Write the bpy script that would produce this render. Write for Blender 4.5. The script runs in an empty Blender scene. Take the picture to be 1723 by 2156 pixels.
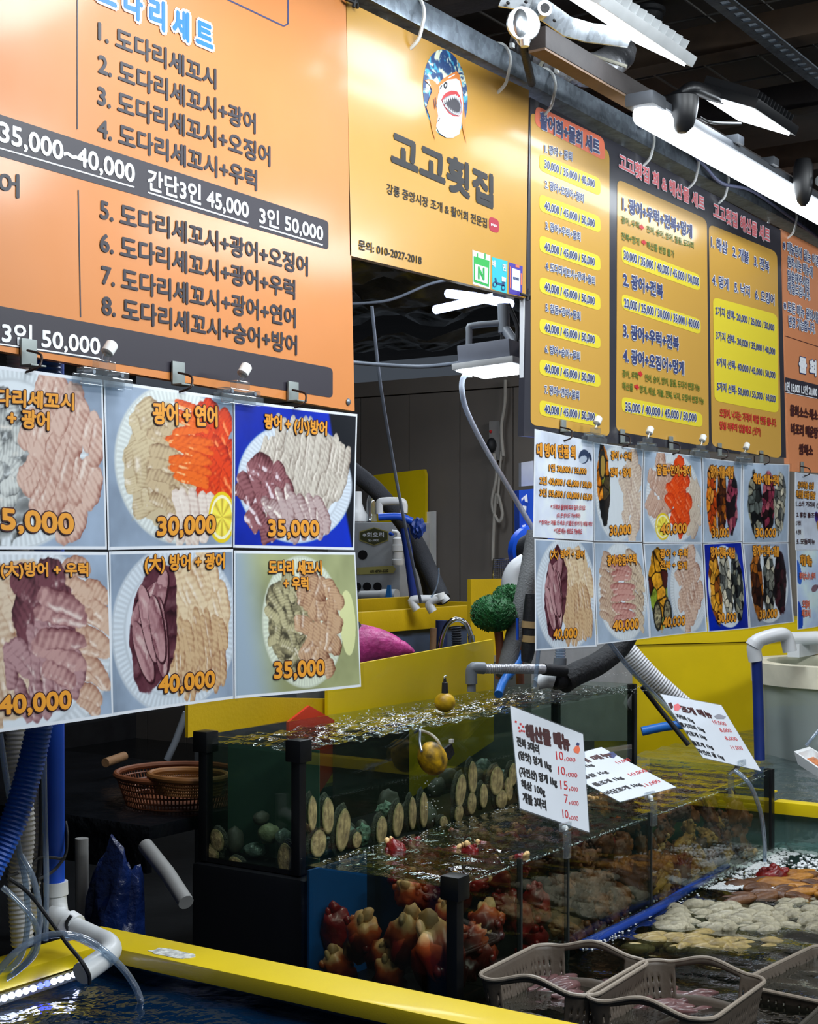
import bpy, bmesh, math, random
import numpy as np
from mathutils import Vector, Matrix, noise as mnoise
random.seed(7)
SC = bpy.context.scene
COL = SC.collection
R = math.radians

# ------------------------------------------------------------------ camera, world, exposure
# world axes: x runs along the stall front (away from the viewer), y runs into the stall, z is up
EYE = 1.5
YAW = R(34.1)
S_, C_ = math.sin(YAW), math.cos(YAW)
FPX, CX, HY = 3087.0, 861.5, 1150.0
cam_d = bpy.data.cameras.new('camera')
cam = bpy.data.objects.new('camera', cam_d)
COL.objects.link(cam)
cam.location = (0, 0, EYE)
cam.rotation_euler = (R(90), 0, math.atan2(-C_, S_))
cam_d.sensor_fit = 'HORIZONTAL'
cam_d.sensor_width = 36
cam_d.lens = FPX / 1723 * 36
cam_d.shift_y = (HY - 1078) / 1723
cam_d.clip_start = 0.02
SC.camera = cam
SC.view_settings.view_transform = 'Standard'
SC.view_settings.look = 'None'
SC.view_settings.gamma = 1
SC.view_settings.use_curve_mapping = False
SC.view_settings.exposure = 0.0
SC.cycles.use_denoising = True
SC.cycles.use_adaptive_sampling = True
SC.cycles.adaptive_threshold = .03
SC.cycles.transparent_max_bounces = 32
SC.cycles.max_bounces = 8
SC.cycles.caustics_reflective = False
SC.cycles.caustics_refractive = False
SC.cycles.sample_clamp_indirect = 4
wd = bpy.data.worlds.new('market_air')
SC.world = wd
wd.use_nodes = True
wd.node_tree.nodes['Background'].inputs[0].default_value = (.55, .65, .8, 1)
wd.node_tree.nodes['Background'].inputs[1].default_value = 0.10

def area_lamp(name, loc, target, sx, sy, power, rgb=(.9, .96, 1)):
    d = bpy.data.lights.new(name, 'AREA')
    d.shape = 'RECTANGLE'
    d.size, d.size_y, d.energy, d.color = sx, sy, power, rgb
    o = bpy.data.objects.new(name, d)
    COL.objects.link(o)
    o.location = loc
    o.rotation_euler = (Vector(target) - Vector(loc)).to_track_quat('-Z', 'Y').to_euler()
    return o

FLOOD_E, TUBE_E, STALL_E = 12.0, 6.0, 12.0
# tube lamps of the market aisle, above and behind the viewer
area_lamp('aisle_lamp', (1.6, -.6, 3.1), (2.2, 1.9, 1.6), 1.4, .3, 44)
area_lamp('aisle_lamp', (3.6, -.9, 3.1), (3.8, 1.9, 1.3), 1.4, .3, 44)
area_lamp('aisle_lamp', (5.8, -.9, 3.1), (5.4, 1.9, 1.2), 1.4, .3, 40)
area_lamp('aisle_lamp', (2.4, .9, 2.95), (2.6, 1.5, .5), .8, .3, 22)
# unseen fill lamps added behind the sign boards to brighten tanks and stall
area_lamp('stall_fill', (3.4, 2.75, 2.85), (3.5, 2.6, .5), 1.2, .3, 26, (.86, .93, 1))
area_lamp('stall_fill', (5.2, 2.75, 2.85), (5.2, 2.6, .5), 1.2, .3, 38, (.86, .93, 1))
area_lamp('hall_fill', (6.6, 1.9, 2.9), (7.2, 2.6, .7), 1.2, .3, 34, (.9, .95, 1))  # unseen fill added to brighten the far tub and yellow counter
area_lamp('stall_fill', (6.6, 4.6, 2.75), (6.6, 4.4, .5), 1.2, .3, 14, (.86, .93, 1))

# ------------------------------------------------------------------ pixel rays to places on real planes
def ray(x, y):
    rx, rz = (x - CX) / FPX, (HY - y) / FPX
    return Vector((rx * S_ + C_, -rx * C_ + S_, rz))
def av(x, y, v):
    r = ray(x, y); t = v / r.y
    return Vector((r.x * t, v, EYE + r.z * t))
def au(x, y, u):
    r = ray(x, y); t = u / r.x
    return Vector((u, r.y * t, EYE + r.z * t))
def az(x, y, z):
    r = ray(x, y); t = (z - EYE) / r.z
    return Vector((r.x * t, r.y * t, z))
def ad(x, y, d):
    r = ray(x, y)
    return Vector((r.x * d, r.y * d, EYE + r.z * d))

# ------------------------------------------------------------------ materials
def lin(c):
    c = np.asarray(c, float) / 255.0
    return np.where(c <= .04045, c / 12.92, ((c + .055) / 1.055) ** 2.4)
def rgba(c):
    l = lin(c)
    return (float(l[0]), float(l[1]), float(l[2]), 1)
MATS = {}
def new_mat(name):
    m = bpy.data.materials.new(name)
    m.use_nodes = True
    nt = m.node_tree
    return m, nt, nt.nodes['Principled BSDF'], nt.nodes['Material Output']
def mat(name, c, rough=.5, metal=0, var=.12, vs=8, bump=0, bs=60, spec=.5, c2=None, emit=0, trans=0, coat=0):
    if name in MATS: return MATS[name]
    m, nt, b, out = new_mat(name)
    N, L = nt.nodes.new, nt.links.new
    tc = N('ShaderNodeTexCoord')
    if var or c2:
        n = N('ShaderNodeTexNoise'); n.inputs['Scale'].default_value = vs; n.inputs['Detail'].default_value = 5
        L(tc.outputs['Object'], n.inputs['Vector'])
        r = N('ShaderNodeValToRGB')
        a = rgba(c)
        if c2: d = rgba(c2)
        else: d = tuple(x * (1 - var * 2) for x in a[:3]) + (1,)
        r.color_ramp.elements[0].color = d; r.color_ramp.elements[1].color = a
        r.color_ramp.elements[0].position = .3; r.color_ramp.elements[1].position = .65
        L(n.outputs['Fac'], r.inputs['Fac']); L(r.outputs['Color'], b.inputs['Base Color'])
    else:
        b.inputs['Base Color'].default_value = rgba(c)
    b.inputs['Roughness'].default_value = rough
    b.inputs['Metallic'].default_value = metal
    b.inputs['Specular IOR Level'].default_value = spec
    if coat:
        b.inputs['Coat Weight'].default_value = coat; b.inputs['Coat Roughness'].default_value = .08
    if trans: b.inputs['Transmission Weight'].default_value = trans
    if bump:
        n2 = N('ShaderNodeTexNoise'); n2.inputs['Scale'].default_value = bs; n2.inputs['Detail'].default_value = 4
        L(tc.outputs['Object'], n2.inputs['Vector'])
        bp = N('ShaderNodeBump'); bp.inputs['Strength'].default_value = bump; bp.inputs['Distance'].default_value = .01
        L(n2.outputs['Fac'], bp.inputs['Height']); L(bp.outputs['Normal'], b.inputs['Normal'])
    if emit:
        b.inputs['Emission Color'].default_value = rgba(c); b.inputs['Emission Strength'].default_value = emit
    MATS[name] = m
    return m
def clear_mat(name, tint=(235, 245, 240), f0=.05, rough=.0, milk=0, milk_c=(200, 210, 210), bump=0, bs=20, power=5.0, dist=.02, fmax=.9):
    """See-through sheet: tinted transparency, a mirror part growing towards grazing angles, optional cloudiness."""
    if name in MATS: return MATS[name]
    m, nt, b, out = new_mat(name)
    N, L = nt.nodes.new, nt.links.new
    nt.nodes.remove(b)
    tr = N('ShaderNodeBsdfTransparent'); tr.inputs[0].default_value = rgba(tint)
    gl = N('ShaderNodeBsdfGlossy'); gl.inputs['Roughness'].default_value = rough; gl.inputs[0].default_value = (1, 1, 1, 1)
    body = tr.outputs[0]
    if milk:
        df = N('ShaderNodeBsdfDiffuse'); df.inputs[0].default_value = rgba(milk_c)
        mx = N('ShaderNodeMixShader'); mx.inputs[0].default_value = milk
        L(tr.outputs[0], mx.inputs[1]); L(df.outputs[0], mx.inputs[2]); body = mx.outputs[0]
    lw = N('ShaderNodeLayerWeight'); lw.inputs[0].default_value = .5
    pw = N('ShaderNodeMath'); pw.operation = 'POWER'; pw.inputs[1].default_value = power
    mu = N('ShaderNodeMath'); mu.operation = 'MULTIPLY_ADD'; mu.inputs[1].default_value = fmax; mu.inputs[2].default_value = f0
    L(lw.outputs['Facing'], pw.inputs[0]); L(pw.outputs[0], mu.inputs[0])
    fin = N('ShaderNodeMixShader')
    L(mu.outputs[0], fin.inputs[0]); L(body, fin.inputs[1]); L(gl.outputs[0], fin.inputs[2])
    L(fin.outputs[0], out.inputs[0])
    if bump:
        tc = N('ShaderNodeTexCoord')
        n2 = N('ShaderNodeTexNoise'); n2.inputs['Scale'].default_value = bs; n2.inputs['Detail'].default_value = 3
        L(tc.outputs['Object'], n2.inputs['Vector'])
        bp = N('ShaderNodeBump'); bp.inputs['Strength'].default_value = bump; bp.inputs['Distance'].default_value = dist
        L(n2.outputs['Fac'], bp.inputs['Height'])
        L(bp.outputs[0], gl.inputs['Normal']); L(bp.outputs[0], lw.inputs['Normal'])
    MATS[name] = m
    return m
def emit_mat(name, c, e):
    if name in MATS: return MATS[name]
    m, nt, b, out = new_mat(name)
    nt.nodes.remove(b)
    em = nt.nodes.new('ShaderNodeEmission'); em.inputs[0].default_value = rgba(c); em.inputs[1].default_value = e
    nt.links.new(em.outputs[0], out.inputs[0])
    MATS[name] = m
    return m
def print_mat(name, rough=.4):
    if name in MATS: return MATS[name]
    m, nt, b, out = new_mat(name)
    a = nt.nodes.new('ShaderNodeAttribute'); a.attribute_name = 'ink'
    nt.links.new(a.outputs['Color'], b.inputs['Base Color'])
    b.inputs['Roughness'].default_value = rough
    MATS[name] = m
    return m
def galv_mat(name, c=(150, 158, 165), rough=.38, metal=.75):
    if name in MATS: return MATS[name]
    m, nt, b, out = new_mat(name)
    N, L = nt.nodes.new, nt.links.new
    tc = N('ShaderNodeTexCoord'); v = N('ShaderNodeTexVoronoi'); v.inputs['Scale'].default_value = 70
    n = N('ShaderNodeTexNoise'); n.inputs['Scale'].default_value = 14; n.inputs['Detail'].default_value = 6
    L(tc.outputs['Object'], v.inputs['Vector']); L(tc.outputs['Object'], n.inputs['Vector'])
    mx = N('ShaderNodeMath'); mx.operation = 'MULTIPLY_ADD'; mx.inputs[1].default_value = .35
    L(v.outputs['Color'], mx.inputs[0]); L(n.outputs['Fac'], mx.inputs[2])
    r = N('ShaderNodeValToRGB')
    a = rgba(c)
    r.color_ramp.elements[0].color = tuple(x * .35 for x in a[:3]) + (1,); r.color_ramp.elements[1].color = a
    r.color_ramp.elements[0].position = .35; r.color_ramp.elements[1].position = .9
    L(mx.outputs[0], r.inputs[0]); L(r.outputs[0], b.inputs['Base Color'])
    b.inputs['Metallic'].default_value = metal; b.inputs['Roughness'].default_value = rough
    MATS[name] = m
    return m

# ------------------------------------------------------------------ mesh builder
class MB:
    def __init__(s): s.b = bmesh.new()
    def quad(s, *p):
        s.b.faces.new([s.b.verts.new(Vector(q)) for q in p]); return s
    def poly(s, pts): return s.quad(*pts)
    def box(s, x0, x1, y0, y1, z0, z1, bev=0, M=None):
        r = bmesh.ops.create_cube(s.b, size=1)
        vs = r['verts']
        for v in vs:
            v.co = Vector((x0 + (v.co.x + .5) * (x1 - x0), y0 + (v.co.y + .5) * (y1 - y0), z0 + (v.co.z + .5) * (z1 - z0)))
        if bev:
            es = list({e for v in vs for e in v.link_edges})
            rr = bmesh.ops.bevel(s.b, geom=es, offset=bev, segments=2, affect='EDGES', profile=.7)
            vs = list({v for f in rr['faces'] for v in f.verts} | {v for v in vs if v.is_valid})
        if M is not None:
            for v in vs: v.co = M @ v.co
        return s
    def prism(s, pts, off):
        """closed outline pts (3D) pushed along off"""
        off = Vector(off)
        a = [s.b.verts.new(Vector(p)) for p in pts]; c = [s.b.verts.new(Vector(p) + off) for p in pts]
        n = len(a)
        s.b.faces.new(a); s.b.faces.new(c[::-1])
        for i in range(n): s.b.faces.new((a[i], c[i], c[(i + 1) % n], a[(i + 1) % n]))
        return s
    def tube(s, pts, r, n=12, smooth=6, ridge=None, cap=True, close=False):
        pts = [Vector(p) for p in pts]
        rs = r if isinstance(r, (list, tuple)) else [r] * len(pts)
        P, RR = [], []
        m = len(pts)
        if smooth and m > 2:
            for i in range(m - 1 if not close else m):
                p0 = pts[(i - 1) % m] if close or i > 0 else pts[0]
                p1, p2 = pts[i % m], pts[(i + 1) % m]
                p3 = pts[(i + 2) % m] if close or i < m - 2 else pts[-1]
                for k in range(smooth):
                    t = k / smooth
                    P.append(.5 * ((2 * p1) + (p2 - p0) * t + (2 * p0 - 5 * p1 + 4 * p2 - p3) * t * t + (3 * p1 - p0 - 3 * p2 + p3) * t ** 3))
                    RR.append(rs[i % m] * (1 - t) + rs[(i + 1) % m] * t)
            if not close: P.append(pts[-1]); RR.append(rs[-1])
        else: P, RR = pts, list(rs)
        if ridge:
            amp, pitch = ridge
            L = [0]
            for i in range(1, len(P)): L.append(L[-1] + (P[i] - P[i - 1]).length)
            k = max(8, int(L[-1] / pitch * 4)); Q, QR = [], []; j = 0
            for i in range(k + 1):
                d = L[-1] * i / k
                while j < len(P) - 2 and L[j + 1] < d: j += 1
                t = (d - L[j]) / max(1e-9, L[j + 1] - L[j])
                Q.append(P[j].lerp(P[j + 1], t)); QR.append(RR[j] * (1 - t) + RR[j + 1] * t + amp * (1, 0, -1, 0)[i % 4])
            P, RR = Q, QR
        rings = []
        t0 = (P[1] - P[0]).normalized()
        nrm = t0.orthogonal().normalized()
        for i, p in enumerate(P):
            if close: t = (P[(i + 1) % len(P)] - P[i - 1]).normalized()
            else: t = (P[min(i + 1, len(P) - 1)] - P[max(i - 1, 0)]).normalized()
            nrm = (nrm - t * nrm.dot(t)).normalized()
            bi = t.cross(nrm)
            rings.append([s.b.verts.new(p + (nrm * math.cos(a) + bi * math.sin(a)) * RR[i]) for a in [2 * math.pi * q / n for q in range(n)]])
        for i in range(len(rings) - (0 if close else 1)):
            a, c = rings[i], rings[(i + 1) % len(rings)]
            for q in range(n): s.b.faces.new((a[q], a[(q + 1) % n], c[(q + 1) % n], c[q]))
        if cap and not close: s.b.faces.new(rings[0][::-1]); s.b.faces.new(rings[-1])
        return s
    def lathe(s, prof, M=None, n=24):
        """prof: (radius, height) pairs around z"""
        M = M or Matrix()
        rings = [[s.b.verts.new(M @ Vector((r * math.cos(2 * math.pi * q / n), r * math.sin(2 * math.pi * q / n), h))) for q in range(n)] for r, h in prof]
        for a, c in zip(rings, rings[1:]):
            for q in range(n): s.b.faces.new((a[q], a[(q + 1) % n], c[(q + 1) % n], c[q]))
        s.b.faces.new(rings[0][::-1]); s.b.faces.new(rings[-1])
        return s
    def ball(s, c, rad, sub=2, M=None, rough=0, fs=8, seed=0):
        r = bmesh.ops.create_icosphere(s.b, subdivisions=sub, radius=1)
        rad = Vector(rad) if hasattr(rad, '__len__') else Vector((rad,) * 3)
        for v in r['verts']:
            d = 1 + (rough * mnoise.noise(v.co * fs * .3 + Vector((seed, seed * .7, 0))) if rough else 0)
            q = Vector((v.co.x * rad.x, v.co.y * rad.y, v.co.z * rad.z)) * d
            v.co = Vector(c) + ((M @ q) if M is not None else q)
        return s
    def disc(s, c, ax, ay, n=28):
        s.poly([Vector(c) + Vector(ax) * math.cos(2 * math.pi * i / n) + Vector(ay) * math.sin(2 * math.pi * i / n) for i in range(n)])
        return s
    def build(s, name, m, parent=None, smooth=True, angle=40):
        off = Vector()
        p = parent
        while p is not None: off += p.location; p = p.parent
        bmesh.ops.recalc_face_normals(s.b, faces=s.b.faces) if len(s.b.faces) < 60000 else None
        for v in s.b.verts: v.co -= off
        me = bpy.data.meshes.new(name)
        if smooth:
            ca = math.cos(R(angle))
            for f in s.b.faces: f.smooth = True
            for e in s.b.edges:
                if len(e.link_faces) == 2 and e.link_faces[0].normal.dot(e.link_faces[1].normal) < ca: e.smooth = False
        s.b.to_mesh(me); s.b.free()
        me.materials.append(m)
        o = bpy.data.objects.new(name, me)
        COL.objects.link(o)
        if parent is not None: o.parent = parent
        return o
def tag(o, label=None, cat=None, group=None, kind=None):
    if label: o['label'] = label
    if cat: o['category'] = cat
    if group: o['group'] = group
    if kind: o['kind'] = kind
    return o
def thing(name, label, cat, loc=(0, 0, 0), group=None):
    o = bpy.data.objects.new(name, None)
    COL.objects.link(o)
    o.location = Vector(loc)
    return tag(o, label, cat, group)
def dup(root, loc, label, rot=None, scale=None, group=None):
    c = root.copy(); COL.objects.link(c); c.location = Vector(loc)
    if rot is not None: c.rotation_euler = rot
    if scale is not None: c.scale = scale
    c['label'] = label
    if group: c['group'] = group
    for ch in list(root.children):
        d = ch.copy(); COL.objects.link(d); d.parent = c
        for g in list(ch.children):
            e = g.copy(); COL.objects.link(e); e.parent = d
    return c
def struct(name, mb, m, smooth=False):
    o = mb.build(name, m, None, smooth); o['kind'] = 'structure'; return o
def grid_obj(name, P, ink, m, parent=None, smooth=True):
    """P: (h,w,3) points, ink: (h,w,3) sRGB 0-255 or None"""
    h, w = P.shape[:2]
    off = np.zeros(3)
    p = parent
    while p is not None: off += np.array(p.location); p = p.parent
    me = bpy.data.meshes.new(name)
    idx = np.arange(h * w).reshape(h, w)
    q = np.stack([idx[:-1, :-1], idx[:-1, 1:], idx[1:, 1:], idx[1:, :-1]], -1).reshape(-1, 4)
    me.vertices.add(h * w); me.vertices.foreach_set('co', (P.reshape(-1, 3) - off).astype(np.float32).ravel())
    me.loops.add(q.size); me.loops.foreach_set('vertex_index', q.astype(np.int32).ravel())
    me.polygons.add(len(q))
    me.polygons.foreach_set('loop_start', np.arange(0, q.size, 4, dtype=np.int32))
    me.polygons.foreach_set('use_smooth', np.full(len(q), smooth))
    me.update(calc_edges=True)
    if ink is not None:
        a = me.color_attributes.new('ink', 'FLOAT_COLOR', 'POINT')
        c = np.ones((h * w, 4), np.float32); c[:, :3] = lin(np.clip(ink, 0, 255)).reshape(-1, 3)
        a.data.foreach_set('color', c.ravel())
    me.materials.append(m)
    o = bpy.data.objects.new(name, me); COL.objects.link(o)
    if parent is not None: o.parent = parent
    return o

# ------------------------------------------------------------------ lettering
_glyphs = {}
def glyphs(s):
    if s in _glyphs: return _glyphs[s]
    c = bpy.data.curves.new('lettering', 'FONT'); c.body = s; c.resolution_u = 3; c.fill_mode = 'FRONT'
    o = bpy.data.objects.new('lettering', c)
    me = bpy.data.meshes.new_from_object(o)
    n = len(me.vertices)
    co = np.empty(n * 3, np.float32); me.vertices.foreach_get('co', co); co = co.reshape(-1, 3)[:, :2]
    fs = [tuple(p.vertices) for p in me.polygons]
    bpy.data.objects.remove(o); bpy.data.curves.remove(c); bpy.data.meshes.remove(me)
    _glyphs[s] = (co, fs)
    return _glyphs[s]
class Ink:
    """printed layers lying just in front of a board; to3d(x, y, layer) puts a picture point on the printed face"""
    def __init__(s, to3d, warp=None): s.to3d = to3d; s.warp = warp; s.bufs = {}; s.n = 0
    def buf(s, name):
        if name not in s.bufs: s.bufs[name] = ([], [], [])
        return s.bufs[name]
    def text(s, body, x0, y0, x1, y1, h, key, bold=.02, layer=2, outline=None, ow=.07, olayer=1, name='lettering', up=None):
        co, fs = glyphs(body)
        mn, mx = co.min(0), co.max(0)
        o = np.array(s.to3d(x0, y0, 0)); e = np.array(s.to3d(x1, y1, 0)); t = np.array(s.to3d(x0, y0 - h, 0) if up is None else s.to3d(x0 + up[0] * h, y0 + up[1] * h, 0))
        U, V = e - o, t - o
        nl = np.array(s.to3d(x0, y0, 1)) - o
        hs = (mx[1] - mn[1])
        wr = min(1.6, np.linalg.norm(V) / max(1e-6, np.linalg.norm(U)) * (mx[0] - mn[0]) / hs)
        vs, ff, kk = s.buf(name)
        def put(shifts, k, lay):
            for i, (dx, dy) in enumerate(shifts):
                a = ((co[:, 0] - mn[0]) + dx * wr) / (mx[0] - mn[0]); b = (co[:, 1] - mn[1] + dy) / hs
                P = o + a[:, None] * U + b[:, None] * V + nl * (lay + i * .1)
                if s.warp is not None: P = s.warp(P)
                base = len(vs)
                vs.extend(map(tuple, P)); ff.extend([tuple(i + base for i in f) for f in fs]); kk.extend([k] * len(fs))
        if outline: put([(ow * math.cos(a), ow * math.sin(a)) for a in [i * math.pi / 5 for i in range(10)]], outline, olayer)
        put(([(bold * math.cos(a), bold * math.sin(a)) for a in [i * math.pi / 3 for i in range(6)]] if bold else []) + [(0, 0)], key, layer)
    def poly(s, px, key, layer=1, name=None):
        if name is None: s.n += 1; name = 'printed_shape#%d' % s.n
        vs, ff, kk = s.buf(name); b = len(vs)
        vs.extend(tuple(s.to3d(x, y, layer)) for x, y in px); ff.append(tuple(range(b, b + len(px)))); kk.append(key)
    def line(s, x0, y0, x1, y1, w, key, layer=2, name='printed_line'):
        d = Vector((x1 - x0, y1 - y0)).normalized(); n = Vector((-d.y, d.x)) * w / 2
        if name == 'printed_line': s.n += 1; name += '#%d' % s.n
        s.poly([(x0 + n.x, y0 + n.y), (x1 + n.x, y1 + n.y), (x1 - n.x, y1 - n.y), (x0 - n.x, y0 - n.y)], key, layer, name)
    def rpoly(s, px, r, key, layer=1, name=None):
        if name is not None: s.n += 1; name += '#%d' % s.n
        s.poly(round_px(px, r), key, layer, name)
    def build(s, parent, mats):
        off = Vector(); p = parent
        while p is not None: off += p.location; p = p.parent
        for k, (vs, ff, kk) in s.bufs.items():
            nm = k.split('#')[0]
            me = bpy.data.meshes.new(nm)
            me.from_pydata([tuple(Vector(v) - off) for v in vs], [], ff)
            keys = sorted(set(kk))
            for q in keys: me.materials.append(mats[q])
            me.polygons.foreach_set('material_index', [keys.index(q) for q in kk])
            o = bpy.data.objects.new(nm, me); COL.objects.link(o); o.parent = parent
def round_px(px, r, n=5):
    out = []
    m = len(px)
    for i in range(m):
        p, a, b = Vector(px[i]), Vector(px[i - 1]), Vector(px[(i + 1) % m])
        da, db = (a - p), (b - p)
        ra, rb = min(r, da.length * .49), min(r, db.length * .49)
        A, B = p + da.normalized() * ra, p + db.normalized() * rb
        for k in range(n + 1):
            t = k / n
            out.append(tuple(A * (1 - t) ** 2 + p * 2 * t * (1 - t) + B * t * t))
    return out
def zoomed(scale, ox, oy): return lambda x, y: (x / scale + ox, y / scale + oy)

INK = dict(
    dark=mat('ink_charcoal', (46, 42, 52), .45, var=0), white=mat('ink_white', (240, 243, 248), .45, var=0),
    blue=mat('ink_blue', (10, 120, 225), .45, var=0), orange=mat('ink_orange', (245, 165, 50), .45, var=0),
    yellow=mat('ink_yellow', (232, 212, 52), .45, var=0), gold=mat('ink_gold', (214, 166, 78), .30, var=0, coat=.5),
    navy=mat('ink_navy', (52, 62, 110), .45, var=0), red=mat('ink_red', (200, 40, 45), .45, var=0),
    coral=mat('ink_coral', (240, 120, 85), .45, var=0), green=mat('ink_green', (90, 120, 40), .45, var=0),
    pink=mat('ink_pink', (235, 120, 125), .45, var=0), black=mat('ink_black', (28, 26, 28), .45, var=0),
    brown=mat('ink_brown', (70, 30, 30), .45, var=0), skin=mat('ink_light', (228, 233, 240), .45, var=0),
    sorange=mat('ink_shark_orange', (235, 135, 50), .4, var=0), fgreen=mat('ink_fresh_green', (40, 170, 75), .45, var=0),
    teal=mat('ink_teal', (45, 185, 200), .45, var=0), purple=mat('ink_purple', (70, 55, 160), .45, var=0),
    lav=mat('ink_lavender', (215, 220, 240), .45, var=0), crim=mat('ink_crimson', (170, 30, 55), .45, var=0),
    deep=mat('ink_deep_blue', (30, 70, 120), .45, var=0), olive=mat('ink_olive', (168, 160, 96), .45, var=0), moss=mat('ink_moss', (74, 76, 50), .45, var=0), lgrey=mat('ink_grey', (150, 150, 160), .45, var=0))

# ------------------------------------------------------------------ shared materials
galv = galv_mat('galvanized_steel', (158, 170, 182), .36, .7)
galv_l = galv_mat('bright_zinc', (225, 232, 238), .3, .85)
m_black = mat('black_plastic', (20, 21, 24), .4, var=.1)
m_rubber = mat('black_rubber', (26, 28, 32), .6, var=.1, bump=.2, bs=120)
m_foamhose = mat('grey_foam_sleeve', (62, 66, 74), .8, var=.15, bump=.4, bs=200)
m_pvc = mat('white_pvc', (222, 225, 226), .35, var=.08, vs=5)
m_pvcgrey = mat('grey_pvc', (125, 132, 140), .45, var=.1)
m_yel = mat('yellow_paint', (238, 208, 12), .4, var=.06, vs=3, coat=.15, bump=.05, bs=300)
m_yeld = mat('yellow_frp', (215, 178, 14), .5, var=.08, vs=3, bump=.1, bs=90)
m_bluepipe = mat('blue_pvc', (22, 82, 205), .4, var=.08)
m_bluehose = mat('blue_ribbed_hose', (22, 92, 200), .4, var=.1)
m_tie = mat('white_nylon', (232, 234, 232), .4, var=0)
m_steel = mat('polished_steel', (200, 205, 210), .15, metal=1, var=0)
m_glass = clear_mat('tank_glass', (240, 246, 243), .04)
m_clear = clear_mat('clear_acrylic', (240, 244, 246), .10, .05, milk=.06, milk_c=(230, 235, 240))
m_sleeve = clear_mat('plastic_sleeve_film', (250, 251, 252), .03, .04, bump=.12, bs=9, dist=.03)
m_hose = clear_mat('clear_vinyl_hose', (205, 220, 232), .12, .08, milk=.28, milk_c=(190, 205, 225))
m_post = mat('black_rubber_edging', (14, 15, 17), .35, var=.05)
m_foil = mat('crumpled_foil', (120, 118, 112), .3, metal=.7, var=.3, vs=6, bump=1.0, bs=9)
m_duct = mat('foil_duct', (206, 208, 214), .3, metal=.5, var=.2, vs=12, bump=.8, bs=28)
m_wood = mat('raw_timber', (150, 112, 76), .7, var=.2, vs=7, bump=.2)
m_woodd = mat('dark_timber', (58, 52, 50), .7, var=.2, vs=7, bump=.2)

# ------------------------------------------------------------------ the setting
struct('floor', MB().box(-3, 12, -4, 10, -.1, 0), mat('wet_concrete', (44, 46, 48), .25, var=.25, vs=2, bump=.2, bs=12))
struct('ceiling', MB().box(-3, 12, -4, 10, 3.35, 3.45), mat('ceiling_boards', (62, 54, 48), .85, var=.3, vs=3, bump=.3, bs=6))
m_panel = mat('panelled_partition', (118, 112, 106), .55, var=.08, vs=2)
wb = MB()
for i in range(16):
    y = 2.34 + i * .41
    wb.box(8.3, 8.36, y + .004, y + .406, 0, 2.535)
wb.box(8.27, 8.36, 2.3, 8.2, 2.54, 2.64)
wb.box(8.34, 8.4, 2.3, 8.2, 0, 2.62)
struct('wall_back', wb, m_panel)
struct('wall_left', MB().box(-3, 8.3, 8.2, 8.3, 0, 3.35), mat('dark_stall_wall', (50, 50, 54), .8, var=.2))
struct('wall_right', MB().box(11, 11.1, -4, 2.3, 0, 3.35), mat('far_hall_wall', (60, 60, 64), .8, var=.2))
# foil-backed film crumpled under the stall ceiling
def crumple(name, u0, u1, v0, v1, z, amp, seed, label):
    n = 60
    a = np.zeros((n, n, 3))
    for i in range(n):
        for j in range(n):
            u, v = u0 + (u1 - u0) * j / (n - 1), v0 + (v1 - v0) * i / (n - 1)
            k = mnoise.fractal(Vector((u * 2.2 + seed, v * 2.2, 0)), 1, 2, 4) * amp
            a[i, j] = (u, v, z + k)
    return tag(grid_obj(name, a, None, m_foil), label, 'foil sheet')
crumple('foil_sheet', 3.2, 8.2, 2.6, 8.1, 3.02, .13, 1.3, 'dark crumpled foil film lining the ceiling inside the stall')
crumple('foil_sheet', 7.9, 8.25, 2.6, 8.1, 2.86, .10, 5.3, 'crumpled foil film bunched along the top of the panelled partition')

# ------------------------------------------------------------------ sign plane
SV = 1.94
def on_sign(x, y, layer): return av(x, y, SV - .0007 * layer)
def board(name, label, corners, m, cat='sign', r=0, back=.018):
    c = [av(x, y, SV) for x, y in corners]
    loc = sum(c, Vector()) / 4
    t = thing(name, label, cat, loc)
    MB().prism([av(x, y, SV) for x, y in (round_px(corners, r) if r else corners)], (0, back, 0)).build('board', m, t, smooth=False)
    return t
def gloss_board(name, c, rough, spec, coat):
    m = mat(name, c, rough, var=.03, vs=4, spec=spec, coat=coat)
    nt = m.node_tree; b = nt.nodes['Principled BSDF']
    n = nt.nodes.new('ShaderNodeTexNoise'); n.inputs['Scale'].default_value = 9; n.inputs['Detail'].default_value = 8
    mr = nt.nodes.new('ShaderNodeMapRange'); mr.inputs['To Min'].default_value = rough * .8; mr.inputs['To Max'].default_value = rough * 1.35
    tc = nt.nodes.new('ShaderNodeTexCoord')
    nt.links.new(tc.outputs['Object'], n.inputs['Vector']); nt.links.new(n.outputs['Fac'], mr.inputs['Value']); nt.links.new(mr.outputs[0], b.inputs['Roughness'])
    b.inputs['Coat Roughness'].default_value = .13
    return m
m_orange = gloss_board('orange_sign_print', (214, 134, 68), .42, .5, .35)
m_gold = gloss_board('gold_sign_print', (200, 150, 62), .30, .5, .5)
m_char = gloss_board('charcoal_sign_print', (58, 58, 66), .30, .5, .5)
m_orange2 = gloss_board('pale_orange_sign_print', (216, 138, 92), .42, .5, .3)

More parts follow.
